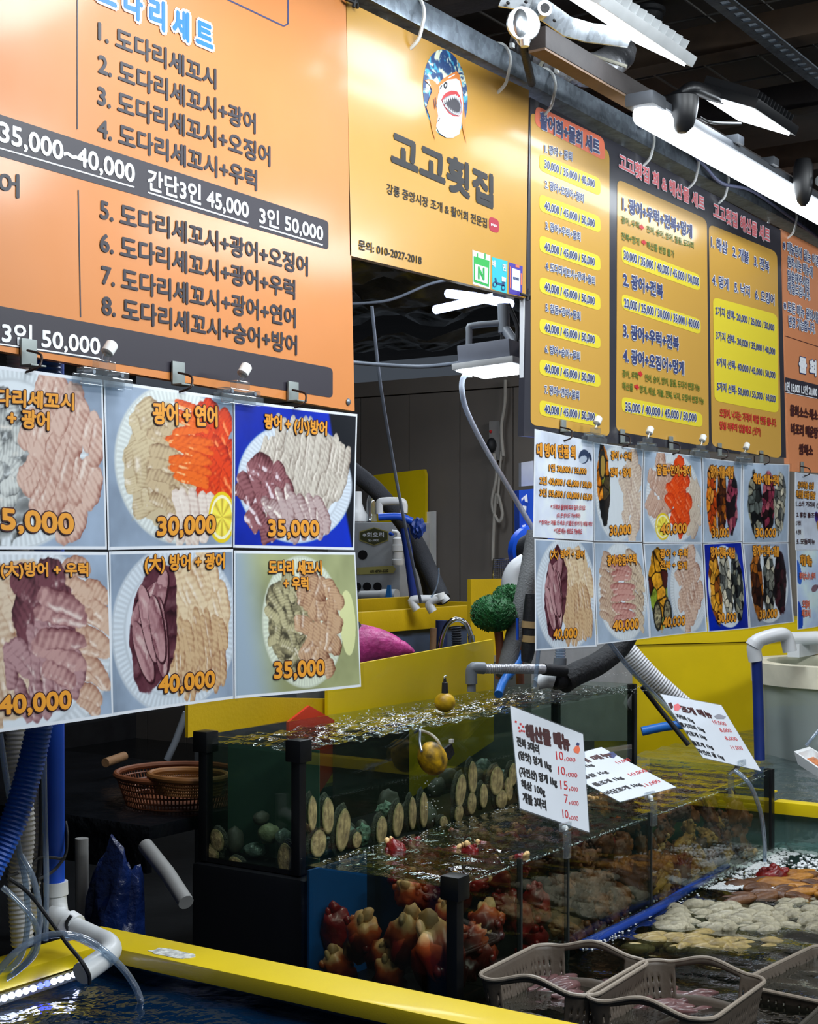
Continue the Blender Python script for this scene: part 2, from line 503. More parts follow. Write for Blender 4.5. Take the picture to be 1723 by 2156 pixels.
# big orange menu board
t = board('menu_board', 'large orange menu board with numbered flounder sets and charcoal price bands', [(-420, -330), (728, -8), (747, 866), (-420, 668)], m_orange)
k = Ink(on_sign)
k.rpoly([(-420, 104), (692, 466), (692, 526), (-420, 209)], 8, 'dark', 1, 'price_band')
k.rpoly([(-420, 566), (701, 775), (701, 838), (-420, 660)], 10, 'dark', 1, 'price_band')
k.text('도 다 리 세 트', 206, 5, 447, 109, 62, 'blue', .05, 3, outline='white', ow=.14, olayer=2)
for s, a in [('1. 도다리세꼬시', (208, 86, 455, 188, 46)), ('2. 도다리세꼬시+광어', (208, 155, 538, 281, 47)),
             ('3. 도다리세꼬시+오징어', (207, 222, 569, 350, 47)), ('4. 도다리세꼬시+우럭', (207, 290, 541, 401, 47)),
             ('5. 도다리세꼬시+광어+오징어', (212, 462, 648, 581, 47)), ('6. 도다리세꼬시+광어+우럭', (212, 531, 621, 630, 47)),
             ('7. 도다리세꼬시+광어+연어', (215, 600, 622, 690, 47)), ('8. 도다리세꼬시+숭어+방어', (216, 664, 625, 747, 47))]:
    k.text(s, *a, 'dark', .035, 2)
k.text('35,000~40,000', 0, 303, 283, 390, 47, 'white', .03, 2)
k.text('간단3인 45,000', 312, 401, 523, 464, 46, 'white', .03, 2)
k.text('3인 50,000', 547, 473, 680, 511, 40, 'white', .03, 2)
k.text('3인 50,000', 5, 724, 210, 751, 48, 'white', .03, 2)
k.text('어', -2, 409, 40, 416, 48, 'dark', .035, 2)
for l in [(-20, 306, 283, 394), (312, 405, 523, 470), (547, 476, 680, 516), (0, 724, 210, 755)]: k.line(*l, 3, 'white', 2)
k.line(163, -80, 163, 272, 2.5, 'dark', 1); k.line(165, 400, 170, 668, 2.5, 'dark', 1)
k.line(440, -20, 598, 55, 3, 'navy', 1); k.line(598, 55, 607, 50, 3, 'navy', 1); k.line(607, 51, 607, -40, 3, 'navy', 1)
k.build(t, INK)
MB().ball(av(734, 846, SV - .002), (.008, .003, .008), 2).build('screw', galv, t)

# gold shop sign
t = board('shop_sign', 'gold shop sign with orange shark emblem and black brush lettering', [(730, 2), (1114, 190), (1107, 628), (737, 538)], m_gold)
k = Ink(on_sign)
zz = zoomed(2.872, 700, 0)
k.text('고고횟집', 826, 347, 1037, 437, 74, 'black', .06, 2)
k.text('강릉 중앙시장 조개 & 활어회 전문집', 815, 407, 1026, 480, 22, 'black', .015, 2)
k.text('문의: 010-2027-2018', 756, 525, 888, 558, 21, 'black', .02, 2)
k.rpoly([(1030, 455), (1051, 463), (1051, 492), (1030, 485)], 9, 'crim', 1)
k.text('gogo', 1034, 475, 1047, 479, 5, 'white', .03, 2)
def zp(pts): return [zz(x, y) for x, y in pts]
k.poly(zp([(560, 487), (580, 478), (605, 482), (625, 497), (635, 515), (665, 480), (720, 445), (752, 430), (768, 450), (782, 500), (790, 580), (800, 690), (806, 780), (812, 870), (795, 805), (780, 720), (770, 760), (700, 790), (640, 780), (630, 760), (622, 845), (605, 790), (588, 700), (570, 650), (588, 590), (605, 548), (590, 515)]), 'sorange', 3, 'shark_emblem')
k.poly(zp([(668, 503), (700, 482), (750, 475), (772, 490), (780, 530), (786, 570), (790, 640), (785, 700), (780, 760), (768, 810), (730, 833), (690, 832), (650, 806), (628, 765), (640, 700), (630, 640), (640, 575), (652, 530)]), 'skin', 4, 'shark_emblem')
k.poly(zp([(660, 604), (672, 578), (690, 560), (722, 547), (755, 553), (772, 580), (782, 620), (786, 660), (778, 692), (765, 705), (735, 702), (705, 684), (680, 650)]), 'red', 5, 'shark_emblem')
k.poly(zp([(664, 606), (690, 585), (722, 572), (752, 575), (768, 598), (780, 630), (783, 662), (775, 688), (760, 697), (735, 694), (708, 676), (684, 646)]), 'lgrey', 6, 'shark_emblem')
k.poly(zp([(672, 612), (700, 598), (730, 592), (754, 598), (768, 622), (776, 650), (768, 676), (748, 682), (722, 672), (696, 648)]), 'dark', 7, 'shark_emblem')
for i in range(9):
    x = 668 + i * 11.5; y = 606 - 34 * math.sin(min(1, i / 6.5) * 1.5) + (i > 6) * (i - 6) * 9
    k.poly(zp([(x, y), (x + 11, y - 3), (x + 7, y + 27)]), 'white', 8, 'shark_emblem')
for i in range(8):
    x = 682 + i * 12; y = 640 + 50 * math.sin(min(1, i / 7) * 1.45)
    k.poly(zp([(x, y + 6), (x + 11, y + 12), (x + 6, y - 14)]), 'white', 8, 'shark_emblem')
k.poly(zp([(672, 512), (684, 494), (696, 500), (696, 522), (686, 538), (676, 530)]), 'black', 5, 'shark_emblem')
k.poly(zp([(680, 512), (687, 505), (690, 514), (686, 525), (681, 522)]), 'white', 6, 'shark_emblem')
for pts in ([(612, 600), (616, 600), (624, 660), (620, 660)], [(622, 590), (626, 590), (632, 650), (628, 650)], [(634, 735), (650, 712), (652, 716), (638, 738)]): k.poly(zp(pts), 'brown', 5, 'shark_emblem')
for pts in ([(700, 468), (740, 447), (742, 453), (703, 475)], [(645, 525), (662, 505), (665, 520), (648, 545)], [(568, 488), (585, 487), (597, 520), (592, 518)]): k.poly(zp(pts), 'skin', 4, 'shark_emblem')
# stickers in the corner
k.poly([(995, 526), (1033, 538), (1032, 609), (996, 598)], 'skin', 1, 'calendar_sticker')
k.poly([(998, 539), (1031, 549), (1030, 604), (998, 593)], 'fgreen', 2, 'calendar_sticker'); k.poly([(1000, 555), (1028, 564), (1027, 598), (1001, 589)], 'skin', 3, 'calendar_sticker')
k.text('N', 1008, 586, 1020, 589, 24, 'fgreen', .05, 4, name='calendar_sticker')
for x in (1006, 1022): k.line(x, 533, x, 545, 2, 'fgreen', 3, 'calendar_sticker')
k.poly([(1036, 541), (1069, 550), (1067, 618), (1037, 609)], 'teal', 1, 'scooter_sticker')
k.text('배', 1037, 561, 1044, 563, 14, 'white', .03, 2, name='scooter_sticker'); k.text('민', 1059, 569, 1066, 571, 14, 'white', .03, 2, name='scooter_sticker')
for x, y in ((1042, 599), (1060, 606)):
    k.poly([(x + 4.5 * math.cos(a * .5236), y + 6.5 * math.sin(a * .5236)) for a in range(12)], 'deep', 2, 'scooter_sticker')
    k.poly([(x + 2.4 * math.cos(a * .5236), y + 3.6 * math.sin(a * .5236)) for a in range(12)], 'teal', 3, 'scooter_sticker')
k.poly([(1042, 585), (1045, 584), (1047, 594), (1057, 597), (1060, 588), (1064, 590), (1062, 603), (1044, 598)], 'deep', 2, 'scooter_sticker')
k.poly([(1057, 582), (1066, 585), (1065, 594), (1057, 592)], 'white', 3, 'scooter_sticker')
k.poly([(1072, 552), (1101, 561), (1100, 624), (1072, 618)], 'purple', 1, 'payment_sticker')
k.poly([(1074, 561), (1076, 562), (1076, 607), (1074, 606)], 'coral', 2, 'payment_sticker'); k.poly([(1097, 575), (1100, 576), (1099, 600), (1097, 600)], 'coral', 2, 'payment_sticker'); k.poly([(1086, 557), (1094, 559), (1094, 564), (1086, 562)], 'coral', 2, 'payment_sticker')
k.poly([(1078, 564), (1096, 570), (1096, 614), (1078, 609)], 'lav', 2, 'payment_sticker')
k.text('제로페이', 1081, 588, 1093, 591, 6, 'deep', .03, 3, name='payment_sticker')
k.build(t, INK)
# round emblem: a generic blue and cream splash field behind the shark
n = 90
ax = np.linspace(-1, 1, n); gx, gy = np.meshgrid(ax, ax)
SIGN_T = t

# ------------------------------------------------------------------ numpy pattern helpers (printed photographs)
def vnoise(x, y, seed=0):
    xi, yi = np.floor(x).astype(np.int64), np.floor(y).astype(np.int64)
    fx, fy = x - xi, y - yi
    fx = fx * fx * (3 - 2 * fx); fy = fy * fy * (3 - 2 * fy)
    def h(a, b):
        q = (a * 374761393 + b * 668265263 + seed * 974634777) & 0xffffffff
        q = ((q ^ (q >> 13)) * 1274126177) & 0xffffffff
        return ((q ^ (q >> 16)) & 0xffff) / 65535.0
    return (h(xi, yi) * (1 - fx) + h(xi + 1, yi) * fx) * (1 - fy) + (h(xi, yi + 1) * (1 - fx) + h(xi + 1, yi + 1) * fx) * fy
def fbm(x, y, seed=0, o=4):
    s, a, tt = 0, .5, 0
    for i in range(o):
        s = s + a * vnoise(x * 2 ** i, y * 2 ** i, seed + i); tt += a; a *= .55
    return s / tt
def cells(x, y, seed=0):
    xi, yi = np.floor(x), np.floor(y)
    best = np.full(x.shape, 9.0); sec = np.full(x.shape, 9.0); idn = np.zeros(x.shape)
    for i in (-1, 0, 1):
        for j in (-1, 0, 1):
            cx, cy = xi + i, yi + j
            px, py = cx + vnoise(cx, cy, seed), cy + vnoise(cx, cy, seed + 7)
            d = np.hypot(x - px, y - py); q = vnoise(cx, cy, seed + 13)
            c = d < best
            sec = np.where(c, best, np.minimum(sec, d)); idn = np.where(c, q, idn); best = np.where(c, d, best)
    return best, sec, idn
def ss(a, b, x):
    t = np.clip((x - a) / (b - a), 0, 1); return t * t * (3 - 2 * t)
class Photo:
    def __init__(s, w, h, bg, seed=0, asp=1.4):
        s.w, s.h, s.seed = w, h, seed
        X, Y = np.meshgrid(np.linspace(0, 1, w), np.linspace(0, 1, h)); s.X, s.Y = X * asp, Y; s.asp = asp
        bg = np.array(bg, float)
        f = fbm(s.X * 3, s.Y * 3, seed)
        s.im = bg[None, None] * (.82 + .36 * f)[..., None]
    def mix(s, mask, c):
        c = np.asarray(c, float)
        if c.ndim == 1: c = c[None, None]
        s.im = s.im * (1 - mask[..., None]) + c * mask[..., None]
    def ell(s, cx, cy, rx, ry, rot=0, wob=.0, soft=.02, wf=6):
        dx, dy = s.X - cx * s.asp, s.Y - cy
        c, q = math.cos(rot), math.sin(rot)
        a, b = dx * c + dy * q, -dx * q + dy * c
        r = np.hypot(a / rx, b / ry)
        if wob: r = r + wob * (fbm(s.X * wf, s.Y * wf, s.seed + 31) - .5) * 2
        s.r, s.ang = r, np.arctan2(b / ry, a / rx)
        return 1 - ss(1 - soft, 1 + soft, r)
    def plate(s, cx, cy, rx, ry, c=(226, 232, 236), rot=0):
        m = s.ell(cx, cy, rx, ry, rot, 0, .02); r, an = s.r.copy(), s.ang
        rim = ss(.80, .84, r) * (1 - ss(.95, 1, r))
        col = np.array(c, float)[None, None] * (1 - .09 * rim * (.5 + .5 * np.sin(an * 90)) - .10 * np.exp(-((r - .8) / .02) ** 2) - .08 * (r > .97))[..., None]
        s.mix(m, col)
        return s
    def flesh(s, m, base, dark, ang, freq, seed, warp=.05, sharp=2.0, grain=.2, hi=(245, 235, 225), hk=.25):
        """overlapping slices: a saw-tooth tone across each slice, breaks along it, fine fibres"""
        u = s.X * math.cos(ang) + s.Y * math.sin(ang); w = -s.X * math.sin(ang) + s.Y * math.cos(ang)
        n1 = fbm(s.X * 4, s.Y * 4, seed) - .5; n2 = fbm(s.X * 14, s.Y * 14, seed + 3, 3) - .5
        p = u * freq * 2.0 + n1 * warp * freq * 1.6 + n2 * .5 + .8 * (w - .3) ** 2 * freq * .25
        sid = np.floor(p); fr = p - sid
        h1 = vnoise(sid, sid * 0 + seed, seed + 1)
        br = w * 2.2 + h1 * 3 + n2 * .3; bid = np.floor(br); bf = br - bid
        h2 = vnoise(sid + 31, bid, seed + 2)
        k = .62 * ss(.55, 1, fr) ** 1.5 + .18 * (1 - ss(0, .12, fr)) + .3 * ss(.86, 1, bf) + (h2 - .5) * .45 + n1 * .5
        k = k + (vnoise(u * freq * 7, w * 5, seed + 5) - .5) * .28 + (vnoise(s.X * 60, s.Y * 60, seed + 6) - .5) * grain * 1.4
        k = np.clip(k + .08, 0, 1.15)
        c = np.array(base, float)[None, None] * (1 - k[..., None]) + np.array(dark, float)[None, None] * k[..., None]
        h = ss(.1, .2, fr) * (1 - ss(.3, .5, fr)) * ss(.45, .7, fbm(s.X * 9, s.Y * 9, seed + 21)) * hk * 1.5
        h = np.clip(h, 0, 1)
        c = c * (1 - h[..., None]) + np.array(hi, float)[None, None] * h[..., None]
        s.mix(m, c); return s
    def cuts(s, cx, cy, rx, ry, rot, ang, n, rows, base, dark, seed, hi=(248, 240, 230), hk=.35, jit=.10, wide=1.7):
        """sashimi: overlapping cut pieces laid in rows inside an ellipse"""
        rnd = random.Random(seed); ca, sa = math.cos(ang), math.sin(ang)
        cr, sr = math.cos(rot), math.sin(rot)
        fine = vnoise(s.X * 45, s.Y * 45, seed) - .5; med = fbm(s.X * 10, s.Y * 10, seed + 4) - .5
        base = np.array(base, float); dark = np.array(dark, float); hi = np.array(hi, float)
        for j in range(rows):
            for i in range(n):
                a = (i + .5) / n * 2 - 1 + rnd.uniform(-.5, .5) / n; b = ((j + .5) / rows * 2 - 1) + rnd.uniform(-.10, .10)
                if a * a + b * b * .7 > 1.02: continue
                # rows run along the direction of stacking (ca, sa)
                half = (rx + ry) / 2
                px = cx * s.asp + (a * ca - b * sa) * (rx if abs(ca) > .5 else rx); py = cy + (a * sa + b * ca) * ry
                th = ang + rot + rnd.gauss(0, jit) + b * .25
                c2, s2 = math.cos(th), math.sin(th)
                L = half / rows * 1.25 * rnd.uniform(.85, 1.2) * (1 - .35 * a * a); W = half / n * wide
                dx, dy = s.X - px, s.Y - py
                u = (dx * c2 + dy * s2) / W + med * .7; w = (-dx * s2 + dy * c2) / L
                u = u + .25 * w * w
                r = (np.abs(u) ** 2.6 + np.abs(w) ** 3.0) + fine * .25
                m = 1 - ss(.80, 1.04, r)
                if m.max() <= 0: continue
                tone = rnd.uniform(-.14, .14)
                k = np.clip(.10 + tone + .55 * ss(.1, .9, u) ** 1.4 + .55 * ss(.78, 1, np.abs(u)) + .30 * ss(.75, 1, np.abs(w)) + fine * .34 + med * .5 + .16 * np.sin(w * 22 + u * 4 + rnd.uniform(0, 6)), 0, 1.3)[..., None]
                c = base * (1 - k) + dark * k
                h = (np.exp(-((u + .55) / .22) ** 2) * ss(-.05, .25, med + fine * .3) * hk * 2)[..., None].clip(0, .9)
                s.mix(m, c * (1 - h) + hi * h)
        return s
    def strands(s, m, c1, c2, sc, seed):
        x = s.X + .10 * (fbm(s.X * 6, s.Y * 6, seed) - .5); y = s.Y + .10 * (fbm(s.X * 6, s.Y * 6, seed + 4) - .5)
        q = 0
        for i, g in enumerate((.5, .9, 1.4)):
            f = fbm(x * sc * g * .6, y * sc * g * .8, seed + 7 * i, 2)
            q = np.maximum(q, (1 - np.clip(np.abs(f - .5) * 9, 0, 1)) * (.75 + .25 * i / 2) * (.6 + .5 * vnoise(x * 9, y * 9, seed + i)))
        k = np.clip(q + .35 * (fbm(x * 20, y * 20, seed + 9) - .5), 0, 1)
        s.mix(m, np.array(c2, float)[None, None] * (1 - k[..., None]) + np.array(c1, float)[None, None] * k[..., None]); return s
    def lumps(s, m, cols, sc, seed, edge=(25, 22, 22)):
        x = s.X + .05 * (fbm(s.X * 9, s.Y * 9, seed) - .5); y = s.Y + .05 * (fbm(s.X * 9, s.Y * 9, seed + 4) - .5)
        f1, f2, idn = cells(x * sc, y * sc, seed)
        pal = np.array(cols, float); i = np.minimum((idn * len(pal)).astype(int), len(pal) - 1)
        c = pal[i] * (.6 + .7 * fbm(x * 25, y * 25, seed + 2))[..., None]
        k = np.clip(ss(.0, .16, f2 - f1) + .35 * (fbm(x * 14, y * 14, seed + 6) - .4), 0, 1)[..., None]
        s.mix(m, np.array(edge, float)[None, None] * (1 - k) + c * k); return s
    def lemon(s, cx, cy, r, a0=0):
        m = s.ell(cx, cy, r, r, 0, .02); rr, an = s.r, s.ang
        c = np.where((rr > .86)[..., None], np.array((232, 205, 50.)), np.where((rr > .74)[..., None], np.array((245, 240, 205.)), np.array((228, 205, 90.)) * (.85 + .3 * np.abs(np.sin(an * 4)))[..., None]))
        s.mix(m, c); return s
    def border(s, px, py, c=(236, 240, 246)):
        s.im = (s.im - 120) * 1.18 + 108
        X, Y = s.X / s.asp, s.Y
        m = ((X < px) | (X > 1 - px) | (Y < py) | (Y > 1 - py)).astype(float)
        s.mix(m, c); return s.im

im = np.zeros((n, n, 3))
f = fbm(gx * 2.6 + 3, gy * 3.4, 5, 5); w = np.sin((gx * 1.2 + gy * 2.2 + f * 2.6) * 6)
im[:] = np.array((28, 66, 120.)); im += (ss(-.2, .9, w)[..., None]) * np.array((40, 110, 90.)); cr = ss(.52, .6, fbm(gx * 4 + gy * 3, gy * 4 - gx, 11, 5)) * ss(-.3, .5, w + .3)
im = im * (1 - cr[..., None]) + np.array((225, 232, 205.)) * cr[..., None]
# rectangular parameter grid folded to a disc, then sheared onto the board
rr = np.sqrt(np.maximum(1e-9, gx ** 2 + gy ** 2)); mxa = np.maximum(np.abs(gx), np.abs(gy)); kk = np.where(rr > 1e-6, mxa / rr, 1)
P = np.zeros((n, n, 3))
for i in range(n):
    for j in range(n):
        x, y = gx[i, j] * kk[i, j], gy[i, j] * kk[i, j]
        P[i, j] = on_sign(938 + x * 47, 197 + y * -92 + x * 13, 1)
o = grid_obj('emblem', P, im, print_mat('emblem_print', .4), SIGN_T, False); o['label'] = 'oval blue and cream splash field behind the shark'
for c_ in [c_ for c_ in COL.objects if c_.name.startswith('shark_emblem')]: c_.parent = o

# charcoal and gold set menu board
t = board('menu_board', 'charcoal set menu board with three gold panels of yellow price pills', [(1117, 205), (1644, 484), (1656, 964), (1103, 918)], m_char)
MB().prism([av(1103.5, 205, SV + .004), av(1106.5, 207, SV + .004), av(1106, 917, SV + .004), av(1102.5, 917, SV + .004)], (0, .012, 0)).build('edge_trim', INK['white'], t, smooth=False)
k = Ink(on_sign)
z4 = zoomed(2.695, 1090, 180)
def q4(*p): return [z4(x, y) for x, y in p]
def t4(body, x0, y0, x1, y1, h, key, bold=.03, outline=None, ow=.09, layer=4):
    a, b = z4(x0, y0), z4(x1, y1); k.text(body, *a, *b, h / 2.695, key, bold, layer, outline=outline, ow=ow, olayer=3)
k.rpoly(q4((75, 150), (505, 360), (522, 395), (522, 1992), (75, 1925)), 12, 'gold', 1, 'panel')
k.rpoly(q4((567, 530), (1075, 760), (1087, 2050), (560, 1962)), 14, 'gold', 1, 'panel')
k.rpoly(q4((1086, 785), (1474, 945), (1499, 2118), (1103, 2048)), 14, 'gold', 1, 'panel')
k.rpoly(q4((103, 112), (492, 298), (500, 430), (98, 225)), 14, 'coral', 2, 'header_pill')
t4('활어회+물회 세트', 130, 240, 465, 396, 92, 'navy', .045, 'skin', .08)
pil = [(385, 480, 528, 628), (615, 710, 745, 838), (848, 940, 968, 1058), (1083, 1172, 1190, 1280), (1318, 1402, 1420, 1497), (1550, 1640, 1640, 1715), (1782, 1870, 1868, 1937)]
for i, (a, b, c, d) in enumerate(pil): k.rpoly(q4((125, a), (470, c), (472, d), (125, b)), 11, 'yellow', 2, 'price_pill')
for i, (a, b) in enumerate([(472, 585), (708, 810), (940, 1028), (1168, 1250), (1400, 1468), (1630, 1692), (1862, 1908)]):
    t4('30,000 / 35,000 / 40,000' if i == 0 else '40,000 / 45,000 / 50,000', 155, a, 438, b, 50, 'navy', .03, 'skin')
for s, x0, y0, x1, y1 in [('1. 광어 + 물회', 155, 382, 310, 428), ('2. 광어+오징어+물회', 157, 582, 375, 665), ('3. 광어+우럭+물회', 160, 817, 357, 883), ('4. 도다리세꼬시+광어+물회', 160, 1047, 440, 1133), ('5. 참돔+광어+물회', 160, 1282, 357, 1333), ('6. 방어+숭어+물회', 157, 1517, 355, 1560), ('7. 광어+연어+물회', 155, 1747, 350, 1783)]:
    t4(s, x0, y0, x1, y1, 50, 'navy', .02, 'skin')
t4('고고횟집 회 & 해산물 세트', 578, 472, 1060, 712, 88, 'pink', .04, 'skin', .08)
t4('고고횟집 해산물 세트', 1112, 747, 1432, 894, 84, 'pink', .04, 'skin', .08)
for s, x0, y0, x1, y1 in [('1. 광어+우럭+전복+멍게', 598, 708, 990, 866), ('2. 광어+전복', 602, 1138, 825, 1208), ('3. 광어+우럭+전복', 602, 1428, 915, 1503), ('4. 광어+오징어+멍게', 602, 1568, 945, 1643)]:
    t4(s, x0, y0, x1, y1, 80, 'navy', .05, 'skin', .09)
def arrow(x, y):
    k.poly(q4((x, y - 8), (x + 12, y - 4), (x + 12, y - 16), (x + 27, y + 8), (x + 12, y + 24), (x + 12, y + 12), (x, y + 8)), 'red', 4, 'lettering')
t4('광어, 우럭      연어, 숭어, 방어, 참돔, 도다리', 592, 782, 1000, 930, 44, 'green', .02); arrow(692, 800)
t4('전복+멍게      해산물 변경 불가', 592, 874, 890, 978, 44, 'green', .02); arrow(705, 886)
t4('광어, 우럭      연어, 숭어, 방어, 참돔, 도다리 변경가능', 597, 1657, 1035, 1738, 46, 'green', .02); arrow(685, 1632)
t4('해산물      멍게, 해삼, 개불, 전복, 낙지, 오징어 변경가능', 597, 1727, 1058, 1813, 46, 'green', .02); arrow(665, 1706)
for a, b, c, d, x1, s, l in [(905, 1003, 1075, 1168, 1037, '30,000 / 35,000 / 40,000 / 45,000 / 50,000', (605, 990, 1030, 1142)), (1180, 1266, 1328, 1414, 1040, '20,000 / 25,000 / 30,000 / 35,000 / 40,000', (607, 1262, 1032, 1388)), (1765, 1850, 1860, 1942, 1050, '35,000 / 40,000 / 45,000 / 50,000', (613, 1852, 1015, 1914))]:
    k.rpoly(q4((592, a), (x1, c), (x1, d), (592, b)), 11, 'yellow', 2, 'price_pill'); t4(s, *l, 54, 'navy', .03, 'skin')
t4('1. 해삼   2. 개불   3. 전복', 1100, 918, 1428, 1062, 68, 'navy', .03, 'skin')
t4('4. 멍게   5. 낙지   6. 오징어', 1106, 1132, 1458, 1248, 66, 'navy', .03, 'skin')
k.rpoly(q4((1110, 1200), (1475, 1300), (1482, 1860), (1118, 1788)), 12, 'yellow', 2, 'price_pill')
for s, a in [('2가지 선택- 20,000 / 25,000 / 30,000', (1125, 1302, 1458, 1398)), ('3가지 선택- 30,000 / 35,000 / 40,000', (1128, 1442, 1462, 1534)), ('4가지 선택- 40,000 / 45,000 / 50,000', (1130, 1592, 1463, 1668)), ('5가지 선택- 50,000 / 55,000 / 60,000', (1133, 1732, 1465, 1803))]:
    t4(s, *a, 52, 'navy', .025, 'lav', .06)
t4('오징어, 낙지는 가격이 매일 변동 됩니다.', 1150, 1882, 1470, 1940, 52, 'red', .03)
t4('당일 하루의 입찰해요 (싯가)', 1150, 1958, 1382, 1994, 54, 'red', .03)
k.build(t, INK)

# pale orange board at the far end
t = board('menu_board', 'pale orange notice and cold fish soup menu board beyond the charcoal board', [(1645, 482), (1900, 612), (1900, 1005), (1662, 992)], m_orange2)
k = Ink(on_sign)
for s, a in [('※ 메뉴판에 없는 어종', (1508, 935, 1712, 1030)), ('원하시는 메뉴에', (1535, 1027, 1675, 1090)), ('말씀해주시면', (1535, 1107, 1655, 1155)), ('해결드립니다.', (1535, 1172, 1662, 1220)), ('※ 모든 메뉴 원하시는', (1512, 1277, 1720, 1352)), ('변경 가능합니다.', (1540, 1367, 1690, 1410))]:
    t4(s, *a, 62, 'navy', .02, 'skin', .1)
t4('물 회', 1600, 1622, 1695, 1645, 80, 'white', .08, 'navy', .14)
k.poly(q4((1520, 1655), (1900, 1745), (1900, 1820), (1520, 1738)), 'dark', 1)
t4('1인 15,000 1.5인 20,000', 1523, 1735, 1700, 1768, 56, 'white', .04)
k.line(*z4(1523, 1741), *z4(1700, 1776), 1.2, 'white', 4)
t4('물회소스·채소 추가', 1550, 1872, 1760, 1912, 62, 'brown', .05); t4('비조리 매운탕 추가', 1555, 1977, 1760, 2010, 62, 'brown', .05); t4('쌈채소    추가', 1600, 2092, 1760, 2112, 60, 'brown', .05)
k.line(*z4(1518, 1420), *z4(1800, 1512), 1.2, 'brown', 2)
k.build(t, INK)

# ------------------------------------------------------------------ laminated photo menus
m_print = print_mat('photo_print', .35)
def bow(p): return .007 * math.sin(p.x * 8 + 1) * math.sin((p.z - 1.5) * 7 + .6)
def poster(label, px, v0, photo, texts, group, hanging=True):
    """px: TL, TR, BR, BL in the picture; v0: distance of the sheet in front of the stall"""
    c = [av(x, y, v0) for x, y in px]
    t = thing('photo_menu', label, 'photo menu', sum(c, Vector()) / 4, group)
    h, w = photo.shape[:2]
    s = np.linspace(0, 1, w)[None, :, None]; tt = np.linspace(0, 1, h)[:, None, None]
    TL, TR, BR, BL = [np.array(q)[None, None] for q in c]
    P = (TL * (1 - s) + TR * s) * tt + (BL * (1 - s) + BR * s) * (1 - tt)
    b = .007 * np.sin(P[..., 0] * 8 + 1) * np.sin((P[..., 2] - 1.5) * 7 + .6)
    P[..., 1] += b
    grid_obj('printed_sheet', P, photo, m_print, t)
    # film: a little larger than the sheet
    mid = sum(c, Vector()) / 4
    n1 = 14
    s1 = np.linspace(-.012, 1.012, n1)[None, :, None]; t1 = np.linspace(-.014, 1.012, n1)[:, None, None]
    Q = (TL * (1 - s1) + TR * s1) * t1 + (BL * (1 - s1) + BR * s1) * (1 - t1)
    Q[..., 1] += .007 * np.sin(Q[..., 0] * 8 + 1) * np.sin((Q[..., 2] - 1.5) * 7 + .6) - .006
    o = grid_obj('plastic_sleeve', Q, None, m_sleeve, t); o['label'] = 'clear plastic sleeve over the sheet'
    def f(x, y, layer):
        return av(x, y, v0 - .0007 * layer)
    def warp(P):
        P = P.copy(); P[:, 1] += .007 * np.sin(P[:, 0] * 8 + 1) * np.sin((P[:, 2] - 1.5) * 7 + .6) - .0004; return P
    k = Ink(f, warp)
    for a in texts:
        body, x0, y0, x1, y1, hh = a[:6]
        key, ol = (a[6], a[7]) if len(a) > 6 else ('orange', 'brown')
        k.text(body, x0, y0, x1, y1, hh, key, a[8] if len(a) > 8 else .045, 3, outline=ol, ow=.09, olayer=2)
    k.build(t, INK)
    return t
W1, H1 = 230, 190
TILE = (158, 172, 190)
def ph(seed, bg=TILE, w=W1, h=H1): return Photo(w, h, bg, seed)
WHT, WHD = (214, 198, 182), (158, 128, 116)

def food_flounder_strips(s):
    p = ph(s); p.plate(.42, .52, .66, .52)
    p.strands(p.ell(.30, .5, .40, .42, .2, .3), (212, 216, 216), (112, 114, 114), 11, s)
    p.cuts(.26, .52, .34, .38, 0, .6, 7, 4, (214, 216, 212), (120, 122, 122), s + 4, jit=.9, wide=1.2)
    p.cuts(.72, .52, .36, .44, 0, -.5, 9, 3, (218, 190, 176), (150, 100, 88), s + 2); return p
def food_salmon(s):
    p = ph(s); p.plate(.53, .53, .66, .50, (228, 233, 230))
    p.mix(p.ell(.42, .52, .40, .38, 0, .2), (206, 190, 160))
    p.cuts(.32, .58, .20, .34, 0, .35, 4, 4, (212, 196, 164), (150, 124, 96), s); p.cuts(.47, .55, .18, .34, 0, 1.25, 9, 2, (204, 184, 152), (132, 104, 82), s + 1)
    p.cuts(.83, .60, .26, .38, 0, .9, 8, 3, (226, 84, 38), (146, 36, 20), s + 3, hi=(250, 160, 110), hk=.6)
    p.cuts(.63, .66, .13, .26, 0, 1.45, 11, 1, (236, 120, 48), (196, 76, 26), s + 4, hi=(252, 196, 146), hk=.8)
    p.cuts(.64, .20, .30, .12, 0, .1, 6, 2, (230, 218, 208), (186, 160, 150), s + 5)
    p.lemon(.90, .20, .17); return p
def food_small_amberjack(s):
    p = ph(s, (14, 62, 178))
    p.mix(ss(1.26, 1.30, p.X + p.Y * .32 - .10), (30, 34, 44))
    p.plate(.5, .46, .66, .42, (222, 230, 240))
    p.mix(p.ell(.52, .50, .58, .34, .2, .1), (196, 188, 178))
    p.cuts(.56, .55, .52, .30, 0, -.35, 17, 3, (212, 204, 192), (140, 126, 116), s); p.cuts(.26, .38, .30, .26, 0, .9, 7, 3, (160, 112, 116), (80, 40, 46), s + 2, hi=(238, 226, 230), hk=.9, jit=.3)
    p.cuts(.52, .24, .34, .12, 0, .2, 8, 2, (196, 176, 174), (120, 84, 86), s + 3, hk=.8, jit=.4); return p
